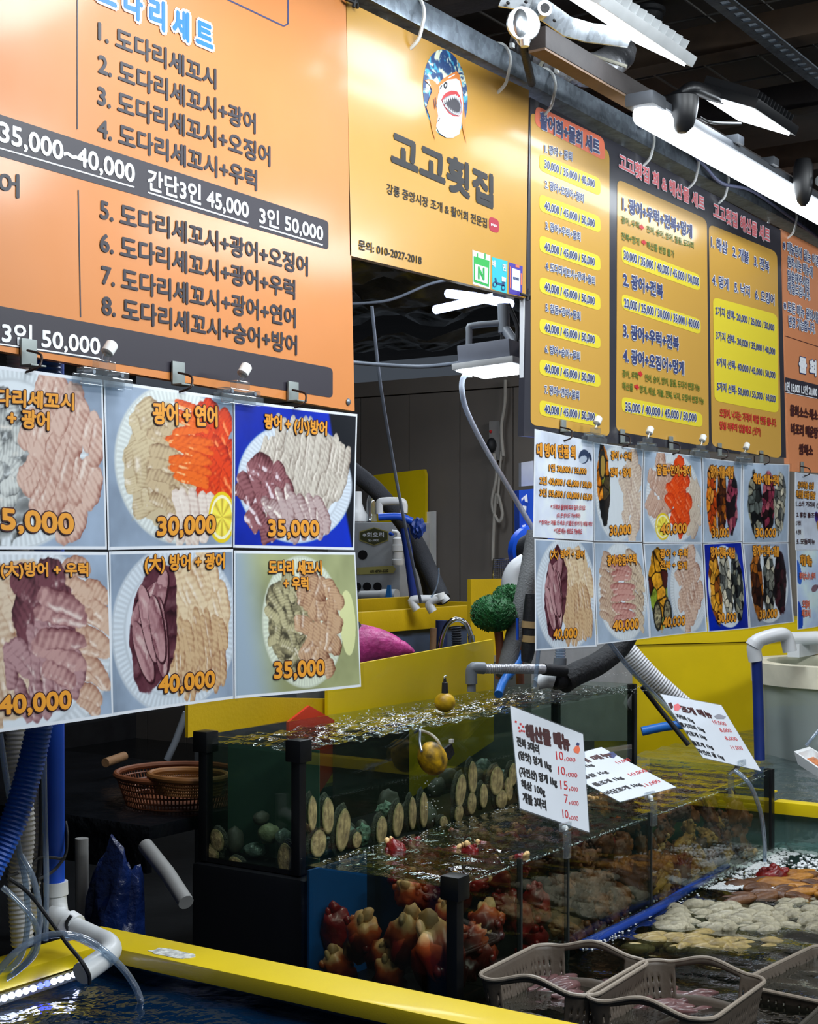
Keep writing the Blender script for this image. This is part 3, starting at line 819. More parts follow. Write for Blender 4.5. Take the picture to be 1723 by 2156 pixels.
def food_big_mix(s):
    p = ph(s); p.plate(.40, .45, .86, .60, (222, 228, 234))
    p.mix(p.ell(.36, .50, .70, .44, .1, .1), (210, 188, 164)); p.cuts(.22, .5, .36, .42, 0, .6, 9, 3, (218, 200, 178), (168, 132, 108), s)
    p.cuts(.80, .50, .22, .40, 0, 1.2, 9, 2, (214, 186, 166), (160, 116, 98), s + 3)
    p.cuts(.56, .66, .24, .24, 0, 1.9, 4, 2, (126, 82, 90), (66, 36, 44), s + 1, jit=.35); p.cuts(.56, .34, .30, .24, 0, .4, 8, 2, (184, 150, 152), (104, 66, 74), s + 2, jit=.3)
    p.cuts(.66, .52, .14, .26, 0, 1.3, 5, 1, (196, 160, 156), (120, 76, 82), s + 5); return p
def food_big_amberjack(s):
    p = ph(s); p.plate(.52, .50, .72, .54, (220, 228, 236))
    p.mix(p.ell(.66, .52, .40, .40, .1, .12), (218, 194, 160)); p.cuts(.68, .64, .34, .28, 0, .5, 9, 2, (230, 210, 178), (176, 136, 104), s); p.cuts(.72, .32, .34, .22, 0, .15, 12, 2, (214, 186, 150), (152, 108, 82), s + 1)
    p.flesh(p.ell(.34, .52, .26, .42, -.15, .2), (112, 70, 80), (62, 30, 40), 1.9, 3, s + 2, .12, hk=.1)
    for i, (a, b, q, L) in enumerate([(.28, .66, -.9, .20), (.38, .70, -.4, .18), (.26, .36, .5, .22), (.30, .54, .35, .26), (.40, .44, .15, .26), (.37, .50, .3, .22)]):
        p.mix(p.ell(a, b, .085, L + .01, q, .06), (74, 38, 48)); p.flesh(p.ell(a - .006, b + .008, .072, L, q, .06), (192, 154, 156), (128, 84, 92), q + .2, 4, s + 5 + i, .04, hk=.3)
    return p
def food_rockfish(s):
    p = ph(s, (168, 172, 132)); p.mix(1 - ss(.15, .55, p.X + .2 * p.Y), (166, 182, 196))
    p.plate(.53, .50, .46, .47, (226, 232, 214))
    p.mix(p.ell(.90, .48, .10, .24, 0, .05), (222, 224, 172))
    p.strands(p.ell(.42, .50, .26, .36, .1, .2), (200, 190, 152), (86, 82, 68), 13, s); p.cuts(.41, .5, .22, .32, 0, .8, 6, 4, (196, 188, 152), (96, 90, 72), s + 1, jit=1.0, wide=.9)
    p.cuts(.66, .50, .24, .35, 0, -.3, 7, 4, (204, 172, 142), (120, 80, 64), s + 2, jit=.3); return p
PR, PO = 'printed fish platters on the front boards', 'printed fish platters on the front boards'
def B(p, x=.012, y=.016): return p.border(x, y)
poster('photo menu of grey flounder strips on the edge of the orange board, priced 35,000', [(-110, 754), (216, 800), (225, 1157), (-110, 1157)], 1.900, B(food_flounder_strips(3)),
       [('도다리세꼬시', -42, 851, 157, 863, 36), ('+ 광어', 22, 897, 107, 905, 38), ('35,000', -28, 1118, 156, 1130, 50)], PR)
poster('photo menu of white flounder with orange salmon and lemon, priced 30,000', [(218, 800), (490, 839), (489, 1152), (227, 1158)], 1.905, B(food_salmon(11)),
       [('광어 + 연어', 319, 892, 454, 898, 44), ('30,000', 328, 1133, 450, 1127, 43)], PR)
poster('photo menu of pale sashimi platter on a bright blue cloth, priced 35,000', [(491, 841), (753, 872), (747, 1158), (490, 1153)], 1.902, B(food_small_amberjack(17)),
       [('광어 + (小)방어', 559, 906, 691, 921, 35), ('35,000', 568, 1133, 675, 1133, 38)], PR)
poster('photo menu of sliced pink amberjack with rockfish, priced 40,000, lowest and nearest', [(-110, 1160), (227, 1162), (240, 1508), (-110, 1555)], 1.895, B(food_big_mix(23)),
       [('광어 + (大)방어 + 우럭', -92, 1218, 185, 1218, 36), ('40,000', -8, 1510, 145, 1496, 44)], PR)
poster('photo menu of dark red amberjack beside cream flounder on the larger lower sheet, 40,000', [(229, 1161), (490, 1156), (495, 1471), (237, 1508)], 1.900, B(food_big_amberjack(29)),
       [('(大) 방어 + 광어', 304, 1208, 471, 1201, 39), ('40,000', 340, 1465, 455, 1451, 40)], PR)
poster('photo menu of shredded sekkosi and rockfish on a fish-shaped plate, priced 35,000', [(492, 1159), (749, 1163), (760, 1446), (496, 1471)], 1.897, B(food_rockfish(31)),
       [('도다리 세꼬시', 567, 1209, 678, 1209, 29), ('+ 우럭', 598, 1241, 649, 1242, 27), ('35,000', 575, 1433, 678, 1425, 38)], PR)

W2, H2 = 120, 150
def ph2(s, bg=(176, 190, 206)): return Photo(W2, H2, bg, s, 1.3)
SEA = [(206, 128, 40), (230, 150, 60), (60, 52, 46), (40, 40, 42), (96, 84, 60)]
DRK = [(44, 46, 48), (70, 74, 72), (110, 116, 112), (34, 34, 38), (160, 158, 140)]
def set_tray(s, order, bg=(176, 190, 206), tray=False):
    """three seafood heaps side by side"""
    p = ph2(s, bg)
    if tray: p.mix(p.ell(.5, .5, .56, .47, 0, 0, .02), (226, 232, 238))
    for i, cols in enumerate(order):
        p.lumps(p.ell(.24 + .26 * i, .5, .18, .40, (i - 1) * -.08, .25, .06), cols, 8 + i, s + i, (30, 26, 24))
    return p
ORG = [(226, 122, 36), (240, 150, 50), (206, 90, 30), (235, 160, 80)]
PNK = [(150, 70, 90), (190, 110, 120), (60, 40, 44), (40, 32, 36)]
SHL = [(196, 190, 170), (150, 150, 140), (96, 98, 96), (220, 212, 190)]
BRN = [(96, 60, 40), (160, 96, 40), (60, 36, 30), (190, 120, 50)]
def notice(s): return Photo(W2, H2, (222, 228, 240), s, 1.3)
z6 = zoomed(2.766, 1100, 860)
def T(body, x0, y0, x1, y1, h, *k):
    a, b = z6(x0, y0), z6(x1, y1); return (body, *a, *b, h / 2.766, *k)
p = notice(41); p.mix(p.ell(.82, .83, .13, .07, .2), (70, 84, 110)); p.mix(p.ell(.80, .80, .10, .035, .2), (190, 200, 214)); p.mix(p.ell(.94, .84, .03, .05, .6), (60, 72, 96))
poster('white notice sheet listing amberjack prices with a small grey fish drawing', [(1126, 903), (1248, 930), (1249, 1139), (1123, 1131)], 1.905, B(p, .02, .01),
       [T('대 방어 단품 회', 85, 277, 300, 292, 74), T('1인 30,000 / 35,000', 150, 367, 365, 388, 44), T('2인 40,000 / 45,000 / 50,00', 100, 442, 398, 468, 46), T('3인 55,000 / 60,000 / 65,00', 100, 512, 400, 538, 46),
        T('* 가격과 물량에 따라 달라 드려요', 160, 588, 357, 594, 30, 'red', None, .02), T('(더 큰 방어도 가능해요)', 192, 640, 327, 640, 30, 'red', None, .02), T('* 방어는 겨울 드셔요 (기름진 방어가) 제철 제맛', 98, 680, 404, 690, 32, 'red', None, .02), T('* 다른 메뉴 세트도 가능해요', 180, 728, 340, 732, 32, 'red', None, .02)], PO)
p = ph2(43); p.plate(.5, .5, .62, .5, (224, 230, 234)); p.lumps(p.ell(.2, .58, .17, .40, .1, .2), SEA + [(150, 150, 60)], 7, 44); p.mix(p.ell(.17, .78, .10, .15, 0, .1), (60, 60, 58)); p.mix(p.ell(.18, .77, .06, .11, 0, .2), (178, 150, 84)); p.cuts(.80, .5, .26, .44, 0, .6, 10, 3, (220, 204, 186), (160, 128, 116), 45)
poster('photo menu with abalone and sea squirt beside a pale fillet, priced 30,000, top row', [(1249, 931), (1357, 946), (1355, 1141), (1250, 1140)], 1.902, B(p, .02, .012), [T('광어 + 우럭', 522, 297, 643, 304, 50), T('전복 + 멍게', 518, 395, 640, 398, 50), T('30,000', 514, 747, 644, 737, 62)], PO)
p = ph2(47); p.plate(.5, .5, .60, .50); p.cuts(.28, .58, .26, .36, 0, -.5, 8, 3, (206, 176, 158), (140, 98, 86), 48); p.cuts(.80, .42, .26, .32, 0, -.5, 9, 3, (218, 204, 186), (166, 140, 126), 50); p.cuts(.58, .50, .22, .40, 0, .8, 8, 3, (234, 98, 46), (176, 50, 26), 49, hi=(252, 156, 116), hk=.6); p.lemon(.30, .18, .15)
poster('photo menu of three fish with salmon down the middle, priced 40,000, top row', [(1358, 948), (1476, 961), (1478, 1143), (1357, 1143)], 1.905, B(p, .02, .012), [T('참돔+연어+광어', 787, 387, 972, 394, 62), T('40,000', 806, 737, 947, 732, 64)], PO)
poster('photo menu of orange sea squirt and pink worms tied by seaweed, priced 30,000', [(1478, 963), (1565, 973), (1565, 1140), (1479, 1144)], 1.900, B(set_tray(53, [ORG, BRN, PNK]), .03, .012), [T('멍게+개불+해삼', 1098, 402, 1238, 408, 70), T('30,000', 1110, 757, 1214, 752, 56)], PO)
poster('photo menu of dark sea cucumber, red worms and grey shells, priced 30,000, top row', [(1566, 974), (1663, 978), (1660, 1142), (1566, 1144)], 1.903, B(set_tray(59, [DRK, PNK, SHL]), .03, .012), [T('해삼+개불+전복', 1347, 437, 1488, 448, 58), T('30,000', 1358, 754, 1468, 754, 56)], PO)
p = food_big_amberjack(61)
poster('photo menu of dark amberjack and cream flounder on the smaller lower sheet, 40,000', [(1126, 1134), (1249, 1141), (1258, 1361), (1127, 1370)], 1.901, B(p, .02, .012), [T('(大) 방어 + 광어', 158, 877, 357, 882, 58), T('40,000', 190, 1352, 331, 1342, 64)], PO)
p = ph2(67); p.plate(.52, .5, .62, .5); p.cuts(.28, .52, .20, .36, 0, 1.2, 10, 2, (206, 182, 160), (140, 106, 92), 68); p.cuts(.76, .52, .20, .36, 0, 1.2, 10, 2, (214, 196, 172), (110, 84, 74), 70); p.cuts(.52, .5, .12, .36, 0, 1.5, 11, 1, (206, 160, 150), (140, 80, 76), 69)
poster('photo menu of three rows of plain sashimi on a round plate, priced 40,000', [(1250, 1142), (1355, 1143), (1366, 1343), (1259, 1357)], 1.899, B(p, .02, .012), [T('광어+참돔+우럭', 497, 917, 667, 908, 62), T('40,000', 525, 1303, 667, 1288, 66)], PO)
p = ph2(71); p.plate(.72, .5, .42, .5); p.lumps(p.ell(.20, .5, .20, .45, 0, .25), [(206, 150, 50), (150, 170, 70), (90, 44, 36), (232, 170, 60), (180, 196, 120)], 6, 72); 
for cx, cy in ((.16, .22), (.34, .24)): p.mix(p.ell(cx, cy, .10, .16, 0, .1), (56, 56, 52)); p.strands(p.ell(cx, cy, .07, .13, 0, .1), (206, 196, 160), (90, 84, 70), 14, 73)
p.cuts(.74, .52, .26, .42, 0, .5, 10, 3, (222, 194, 174), (150, 108, 94), 74)
poster('photo menu with shells and lettuce beside a large pink fillet, priced 40,000', [(1357, 1145), (1478, 1144), (1490, 1330), (1366, 1343)], 1.904, B(p, .02, .012), [T('광어 + 우럭', 803, 872, 958, 868, 52), T('전복 + 멍게', 803, 934, 958, 937, 48), T('40,000', 823, 1282, 959, 1268, 62)], PO)
p = set_tray(79, [[(214, 150, 50), (150, 90, 40), (232, 170, 70)], SHL, DRK], (24, 60, 170), True)
poster('photo menu of seafood on a white tray with a blue surround, priced 30,000', [(1480, 1145), (1565, 1141), (1577, 1323), (1492, 1331)], 1.900, B(p, .03, .012), [T('멍게+전복+해삼', 1098, 868, 1244, 872, 62), T('30,000', 1135, 1252, 1237, 1247, 58)], PO)
p = set_tray(83, [BRN + [(206, 128, 40)], DRK + SHL, [(60, 36, 44), (84, 50, 56), (50, 40, 44)]], (160, 170, 188), True)
poster('photo menu of seafood on a white tray with a grey surround, priced 30,000', [(1566, 1145), (1660, 1143), (1672, 1310), (1578, 1323)], 1.902, B(p, .03, .012), [T('멍게+전복+개불', 1345, 857, 1492, 862, 60), T('30,000', 1388, 1233, 1494, 1222, 56)], PO)
p = notice(89)
for cx, cy, c in ((.50, .42, (80, 70, 150)), (.58, .36, (200, 60, 70)), (.68, .40, (190, 80, 60)), (.8, .38, (60, 130, 130)), (.55, .30, (190, 150, 90)), (.72, .30, (140, 60, 80))): p.mix(p.ell(cx * .62 + .05, cy, .045, .09, .3, .1), c)
poster('white notice sheet with orange lines and small shellfish drawings at the far end', [(1675, 994), (1800, 1008), (1800, 1156), (1676, 1158)], 1.904, B(p, .015, .012),
       [T('산지직송 싱싱', 1612, 465, 1705, 470, 40), T('해산물 모듬 한상', 1602, 520, 1715, 528, 44), T('1. 소라 가리비 (大) 1접시', 1602, 575, 1800, 588, 40, 'brown', None, .03), T('2. 홍합 돌조개 사시미', 1605, 632, 1790, 640, 30, 'brown', None, .03), T('3. 가리비', 1602, 682, 1632, 684, 30, 'brown', None, .03), T('4. 전복', 1602, 732, 1632, 734, 30, 'brown', None, .03), T('5. 모듬메뉴   해산물', 1605, 790, 1790, 790, 32, 'brown', None, .03)], PO)
p = notice(97); p.im *= np.array((.95, 1, 1.06))
for cx, cy, r, q in ((.28, .5, .075, .3), (.42, .54, .075, .7)): p.mix(p.ell(cx, cy, r, .045, q), (150, 120, 130)); p.mix(p.ell(cx + .07, cy + .02, .03, .03, q), (120, 96, 110))
p.mix(p.ell(.46, .26, .028, .14, .05), (110, 112, 130)); p.mix(p.ell(.03, .16, .06, .2, .1), (40, 90, 190)); p.mix(p.ell(.03, .72, .06, .16, .2), (70, 120, 210))
poster('white seasonal menu sheet with small fish drawings at the far end', [(1677, 1158), (1800, 1156), (1800, 1306), (1678, 1326)], 1.900, B(p, .015, .012),
       [T('제철 메뉴', 1622, 912, 1690, 918, 60), T('광어(大,小), 숭어', 1614, 1000, 1706, 1000, 46, 'coral', None, .05), T('오징어', 1628, 1160, 1665, 1164, 46, 'coral', None, .05), T('세꼬시', 1622, 1216, 1668, 1216, 46, 'coral', None, .05)], PO)

# ------------------------------------------------------------------ clips, straps and hooks along the lower sign edge
def strap(x, y, w, h, label):
    p = av(x, y, 1.938)
    t = thing('hanging_strap', label, 'strap', p, 'grey metal straps along the boards')
    d = (av(x, y, 1.93) - av(x, y - h, 1.93)).length; ww = w
    m_s = mat('brushed_grey_steel', (150, 158, 156), .45, metal=.4, var=.08)
    MB().box(p.x - ww, p.x + ww, 1.932, 1.9365, p.z - d / 2, p.z + d / 2, .001).build('plate', m_s, t)
    MB().box(p.x - ww, p.x + ww, 1.909, 1.9365, p.z - d / 2 - .003, p.z - d / 2, .001).build('fold', m_s, t)
def hook(x, y, s, label):
    p = av(x, y, 1.89)
    t = thing('wire_hook', label, 'hook', p, 'dark wire hooks above the photo menus')
    m_h = mat('dark_wire', (48, 36, 34), .4, metal=.5, var=0)
    a = Vector((.010, .0, .018)) * s; 
    MB().tube([p + Vector((-.010, .012, -.012)) * s, p + Vector((-.004, 0, -.008)) * s, p + Vector((.004, -.006, .0)) * s, p + a, p + Vector((.012, .035, .028)) * s], .0022, 8).build('bent_wire', m_h, t)
def clip(x, y, s, label):
    p = av(x, y, 1.885)
    t = thing('clear_clip', label, 'clip', p, 'clear plastic sign clips')
    def bx(a, b, c, d, e, f): return MB().box(p.x + a * s, p.x + b * s, p.y + c * s, p.y + d * s, p.z + e * s, p.z + f * s, .002)
    bx(-.062, .062, -.006, -.002, -.022, -.004).build('front_jaw', m_clear, t)
    bx(-.062, .062, .014, .018, -.022, -.002).build('back_jaw', m_clear, t)
    bx(-.055, .055, -.004, .014, -.003, .008).build('spring_bar', m_clear, t)
    for q in (-.034, .034): MB().tube([p + Vector((q * s, -.008 * s, .001)), p + Vector((q * s, .016 * s, .001))], .004 * s, 8).build('pivot_pin', galv, t)
    bx(-.02, .02, -.006, .012, .008, .024).build('socket', m_clear, t)
    MB().tube([p + Vector((0, .002, .022)) * s, p + Vector((.004, .0, .036)) * s], .006 * s, 10).build('stem', m_clear, t)
    kb = MB(); M = Matrix.Translation(p + Vector((.010, 0, .046)) * s) @ Matrix.Rotation(R(38), 4, 'Y')
    kb.lathe([(.009 * s, -.012 * s), (.0115 * s, -.010 * s), (.0115 * s, .010 * s), (.009 * s, .013 * s)], M, 16).build('knob', m_tie, t)
for x, y, h, l in [(57, 742, 56, 'grey metal strap above the grey flounder strips photo'), (372, 786, 48, 'grey metal strap above the salmon and lemon photo'), (614, 824, 40, 'grey metal strap above the photo on bright blue cloth'),
                (1184, 896, 24, 'grey metal strap above the white amberjack notice'), (1309, 918, 28, 'grey metal strap above the abalone and fillet photo'), (1411, 933, 28, 'grey metal strap above the three fish and salmon photo'), (1514, 946, 26, 'grey metal strap above the orange sea squirt photo'), (1602, 961, 25, 'grey metal strap above the dark sea cucumber photo'), (1688, 985, 26, 'grey metal strap above the far shellfish notice')]:
    strap(x, y, .017 if x < 1000 else .014, h, l)
for x, y, l in [(76, 768, 'dark wire hook above the grey flounder strips photo'), (395, 812, 'dark wire hook above the salmon and lemon photo'), (636, 846, 'dark wire hook above the photo on bright blue cloth'),
                (1199, 919, 'dark wire hook above the white amberjack notice'), (1322, 932, 'dark wire hook above the abalone and fillet photo'), (1427, 948, 'dark wire hook above the three fish and salmon photo'), (1529, 959, 'dark wire hook above the orange sea squirt photo'), (1617, 971, 'dark wire hook above the dark sea cucumber photo'), (1702, 996, 'dark wire hook above the far shellfish notice')]:
    hook(x, y, 1.0, l)
for x, y, s, l in [(222, 788, 1.0, 'clear clip with white knob between the flounder strips and salmon photos'), (508, 828, 1.0, 'clear clip with white knob between the salmon and blue cloth photos'),
                (1256, 918, .95, 'clear clip beside the white amberjack notice'), (1366, 937, .95, 'clear clip between the abalone and three fish photos'), (1478, 951, .95, 'clear clip between the three fish and orange sea squirt photos'), (1570, 966, .95, 'clear clip between the orange sea squirt and sea cucumber photos')]:
    clip(x, y, s, l)

# ------------------------------------------------------------------ beam, ties, timber, lamps
t = thing('galvanized_beam', 'long galvanized square steel beam carrying the sign boards', 'beam', (3, 1.97, 2.76))
MB().box(.4, 9, 1.93, 2.0, 2.735, 2.80, .004).build('square_tube', galv, t)
def cable_tie(x, y, label, m=m_tie, r=.052, w=.0045, name='cable_tie'):
    p = av(x, y, 1.965); p.z = 2.752
    pts = []
    for i in range(22):
        a = 2 * math.pi * i / 22
        pts.append(p + Vector((.012 * math.sin(a), .056 * math.cos(a), .066 * math.sin(a) - .004 - .012 * (math.sin(a) < -.5))))
    tt = thing(name, label, 'cable tie', p, 'cable ties round the beam')
    MB().tube(pts, w, 6, smooth=2, close=True).build('loop', m, tt)
    MB().box(p.x + .004, p.x + .016, 1.905, 1.915, p.z + .04, p.z + .052, .001).build('lock_head', m, tt)
for x, y, l in [(852, 40, 'white cable tie above the gold sign, first along the beam'), (1036, 128, 'white cable tie between the shark emblem and the zinc lamp bracket'), (1132, 178, 'white cable tie where the gold and charcoal boards meet'),
                (1343, 290, 'white cable tie below the capped end of the tube lamp'), (1438, 340, 'white cable tie above the middle panel title'), (1502, 378, 'white cable tie beside the loose cable on the beam'), (1648, 468, 'white cable tie where the charcoal and pale orange boards meet')]:
    cable_tie(x, y, l)
def tie_knot(x, y, v, label):
    p = av(x, y, v); tt = thing('tie_wire', label, 'tie')
    tt.location = p
    MB().tube([p + Vector((-.02, 0, .004)), p + Vector((0, -.01, 0)), p + Vector((.02, -.004, .006)), p + Vector((.028, 0, -.004))], .004, 8).build('strand', m_rubber, tt)
    MB().tube([p + Vector((0, -.01, -.012)), p + Vector((.006, -.012, .02))], .004, 8).build('tail', m_rubber, tt)
tie_knot(737, 6, 1.93, 'black tie at the top corner between orange and gold signs')
tie_knot(1104, 624, 1.93, 'black tie at the lower corner of the gold sign')
# timber above the beam, thin cable, duct
t = thing('timber_joist', 'long dark timber joist above the sign beam carrying the lamps', 'joist', (4.5, 1.75, 2.74))
MB().box(3.16, 9, 1.735, 1.785, 2.722, 2.775, .002).build('plank', m_woodd, t)
MB().box(3.16, 4.02, 1.737, 1.783, 2.716, 2.722).build('worn_underside', mat('worn_timber', (128, 104, 84), .75, var=.2, vs=9), t)
for i, (u, l) in enumerate([(4.55, 'brown ceiling joist crossing above the black flood lamp'), (5.3, 'second brown ceiling joist from the black flood lamp'), (6.1, 'third brown ceiling joist from the black flood lamp'), (3.7, 'brown ceiling joist above the foil duct'), (7.1, 'farthest brown ceiling joist')]):
    tag(MB().box(u, u + .1, -1.5, 6, 3.12, 3.22, .004).build('ceiling_joist', mat('old_joist_wood', (92, 74, 58), .8, var=.25, vs=6) if i % 2 == 0 else m_woodd), l, 'joist', 'ceiling joists')
t = thing('cargo_net', 'dark netting slung under the ceiling boards', 'net', (4.6, 1.6, 3.3))
nb = MB()
for i in range(9): nb.box(3.6 + i * .24, 3.606 + i * .24, .9, 2.6, 3.25, 3.256)
for i in range(9): nb.box(3.6, 5.6, .9 + i * .2, .906 + i * .2, 3.25, 3.256)
nb.build('mesh', mat('net_cord', (90, 88, 84), .8, var=0), t, smooth=False)
tag(MB().tube([ad(1105, 85, 4.7), ad(1150, 118, 4.6), ad(1205, 140, 4.6), ad(1258, 146, 4.7), ad(1310, 112, 5.0)], .05, 18, 10, ridge=(.004, .028)).build('foil_duct', m_duct), 'crinkled silver foil duct behind the zinc lamp bracket', 'duct')
tag(MB().tube([ad(1110, 205, 4.1), ad(1150, 122, 4.0), ad(1220, 112, 3.95), ad(1320, 140, 3.9)], .005, 8).build('cable', mat('old_white_cable', (170, 166, 150), .6)), 'thin pale cable arching from the beam across the duct', 'cable')
tag(MB().tube([av(1350, 268, 1.92), av(1390, 265, 1.9), av(1440, 305, 1.9), av(1480, 345, 1.91), av(1520, 385, 1.9), av(1580, 400, 1.9), av(1640, 440, 1.92), av(1723, 500, 1.92)], .006, 8).build('cable', mat('lavender_cable', (120, 128, 165), .5)), 'slack lavender cable tied along the beam', 'cable')
t = thing('slotted_rail', 'slotted angle steel rail hanging beside the aisle lamps', 'rail', (4.5, 1.63, 3.1))
rb = MB()
u0 = 3.9
rb.box(u0, 6.5, 1.66, 1.672, 3.08, 3.13)
rb.box(u0, 6.5, 1.60, 1.615, 3.08, 3.085); rb.box(u0, 6.5, 1.645, 1.66, 3.08, 3.085)
for i in range(48): rb.box(u0 + i * .055, u0 + .022 + i * .055, 1.615, 1.645, 3.08, 3.085)
rb.build('perforated_angle', galv, t, smooth=False)
t = thing('ceiling_speaker', 'small black round unit hanging under the ceiling', 'speaker', ad(1362, 45, 5.0))
MB().lathe([(.03, -.03), (.052, -.028), (.056, .02), (.064, .025), (.064, .04), (.03, .06)], Matrix.Translation(ad(1362, 45, 5.0)), 20).build('housing', m_rubber, t)

def flood(u, v, z, ln, wd, tilt, label, dark, e=FLOOD_E, name='flood_lamp'):
    """lamp whose long side runs along x, lit face tilted from straight down towards the signs"""
    t = thing(name, label, 'lamp', (u, v, z), 'flood lamps along the sign beam')
    M = Matrix.Translation((u, v, z)) @ Matrix.Rotation(tilt, 4, 'X')
    mm = m_black if dark else mat('white_lamp_shell', (208, 212, 214), .4)
    MB().box(-ln / 2 - .015, ln / 2 + .015, -wd / 2 - .015, wd / 2 + .015, .004, .032, .004, M).build('housing', mm, t)
    hs_ = t.children[-1] if 0 else [c for c in COL.objects if c.parent == t][-1]
    fb = MB()
    for i in range(12): fb.box(-ln / 2 + i * ln / 12, -ln / 2 + i * ln / 12 + .006, -wd / 2, wd / 2, .032, .055, 0, M)
    fb.build('cooling_fins', mm, hs_, smooth=False)
    f = MB().box(-ln / 2, ln / 2, -wd / 2, wd / 2, -.002, .004, 0, M).build('lit_face', emit_mat('flood_light_%d' % e, (236, 246, 255), e), t, smooth=False)
    return t, M
t, M = flood(3.26, 1.59, 2.775, .50, .16, R(32), 'zinc-bracketed flood lamp above the gold sign', False)
# its bracket: zinc arm with slots, boss and bell-shaped foot
bp = MB()
A = [ad(1058, -8, 3.35), ad(1120, 2, 3.36), ad(1160, 30, 3.40), ad(1195, 55, 3.45), ad(1240, 68, 3.52), ad(1330, 80, 3.62)]
for i in range(len(A) - 1):
    a, b = A[i], A[i + 1]; w = Vector((0, -.010, .020))
    bp.prism([a + w, b + w, b - w, a - w], (.006, .004, 0))
bp.build('arm', galv_l, t)
bm = MB(); c = ad(1147, 25, 3.37)
bm.tube([c + Vector((.0, .012, 0)), c + Vector((-.02, -.012, 0))], .018, 18).build('boss', galv_l, t)
MB().tube([c + Vector((-.019, -.011, 0)), c + Vector((-.022, -.014, 0))], .011, 14).build('hole', m_rubber, t)
for x, y in ((1070, 6), (1168, 43), (1108, 4)):
    q = ad(x, y, 3.345); MB().ball(q, (.006, .004, .004), 2).build('slot', m_rubber, t)
c = ad(1102, 52, 3.45)
c = ad(1101, 56, 3.36)
MB().ball(c, (.036, .020, .046), 3).build('bell_foot', galv_l, t)
MB().tube([c + Vector((-.012, -.008, 0)), c + Vector((-.016, -.012, 0))], [.040, .038], 24, 0).build('flange', galv_l, t)
MB().tube([ad(1105, 84, 3.34), ad(1106, 98, 3.34)], [.012, .010], 12, 0).build('spigot', galv_l, t)
MB().tube([ad(1100, 88, 3.6), ad(1112, 140, 3.75), ad(1120, 175, 3.9)], .011, 10).build('stay', m_rubber, t)
t, M = flood(4.05, 1.57, 2.745, .30, .17, R(24), 'black flood lamp with bright square face at the end of the timber', True)
c = ad(1437, 222, 4.02)
MB().lathe([(.012, -.075), (.03, -.06), (.040, -.03), (.045, .0), (.045, .02), (.030, .035)], Matrix.Translation(c), 20).build('bell_foot', m_black, t)
MB().tube([ad(1436, 200, 4.0), ad(1460, 185, 4.0), ad(1500, 200, 4.1), ad(1560, 215, 4.2)], .018, 10).build('arm', m_black, t)
MB().tube([ad(1475, 248, 4.1), ad(1500, 258, 4.1), ad(1560, 260, 4.2)], .004, 8).build('lead', m_black, t)
flood(2.25, 1.52, 2.79, .46, .16, R(28), 'flood lamp shining on the large orange menu board', False)
t = thing('tube_lamp', 'long bright sealed tube lamp under the dark timber joist', 'lamp', (4.3, 1.68, 2.67))
MB().tube([(3.585, 1.68, 2.664), (3.592, 1.68, 2.662), (3.61, 1.68, 2.66), (5.10, 1.68, 2.66), (5.115, 1.68, 2.66)], [.012, .026, .036, .036, .024], 20, 0).build('diffuser', emit_mat('tube_light', (240, 248, 255), TUBE_E), t)
m_tray = mat('dark_grey_tray', (66, 70, 76), .5)
MB().box(3.585, 5.13, 1.645, 1.715, 2.683, 2.705, .006).build('tray', m_tray, t)
MB().box(3.57, 3.66, 1.638, 1.722, 2.672, 2.71, .012).build('end_cap', mat('dark_grey_tray', (66, 70, 76), .5), t)
for i, u in enumerate((4.15, 4.45, 4.75)): MB().box(u, u + .05, 1.63, 1.70, 2.70, 2.725, .003).build('latch', m_tray, t)
t = thing('lamp_mount', 'black bell-shaped lamp mount clasping the far end of the tube lamp', 'mount', ad(1692, 385, 4.75))
c = ad(1692, 385, 4.75)
MB().lathe([(.008, -.075), (.020, -.06), (.028, -.03), (.032, .0), (.032, .05), (.024, .075)], Matrix.Translation(c), 20).build('bell', m_black, t)
MB().tube([c + Vector((0, -.05, 0)), c + Vector((.12, -.11, .01))], .016, 10).build('arm', galv_l, t)
tag(MB().tube([(4.3, 1.83, 2.78), (8.5, 1.83, 2.78)], .05, 16, 0).build('conduit', mat('dark_conduit', (56, 62, 72), .5)), 'dark round conduit running behind the tube lamp', 'conduit')

# ------------------------------------------------------------------ tanks
def wavy(u0, u1, v0, v1, z, amp, sc, seed, du=.02):
    nu, nv = max(8, int((u1 - u0) / du)), max(8, int((v1 - v0) / du))
    U, V = np.meshgrid(np.linspace(u0, u1, nu), np.linspace(v0, v1, nv))
    Z = z + amp * 2 * (fbm(U * sc, V * sc * 1.3, seed, 3) - .5) + amp * .5 * np.sin(U * sc * 5 + 3 * fbm(U * 4, V * 4, seed + 5))
    return np.stack([U, V, Z], -1)
def water(t, u0, u1, v0, v1, z0, z, msurf, mside, amp, sc, seed, du=.02):
    g = .009
    grid_obj('water_surface', wavy(u0 + g, u1 - g, v0 + g, v1 - g, z, amp, sc, seed, du), None, msurf, t)
    b = MB(); a0, a1, c0, c1 = u0 + g, u1 - g, v0 + g, v1 - g
    b.quad((a0, c0, z0), (a1, c0, z0), (a1, c0, z - amp), (a0, c0, z - amp)); b.quad((a0, c1, z0), (a1, c1, z0), (a1, c1, z - amp), (a0, c1, z - amp))
    b.quad((a0, c0, z0), (a0, c1, z0), (a0, c1, z - amp), (a0, c0, z - amp)); b.quad((a1, c0, z0), (a1, c1, z0), (a1, c1, z - amp), (a1, c0, z - amp))
    o = b.build('water_body', mside, t, smooth=False)
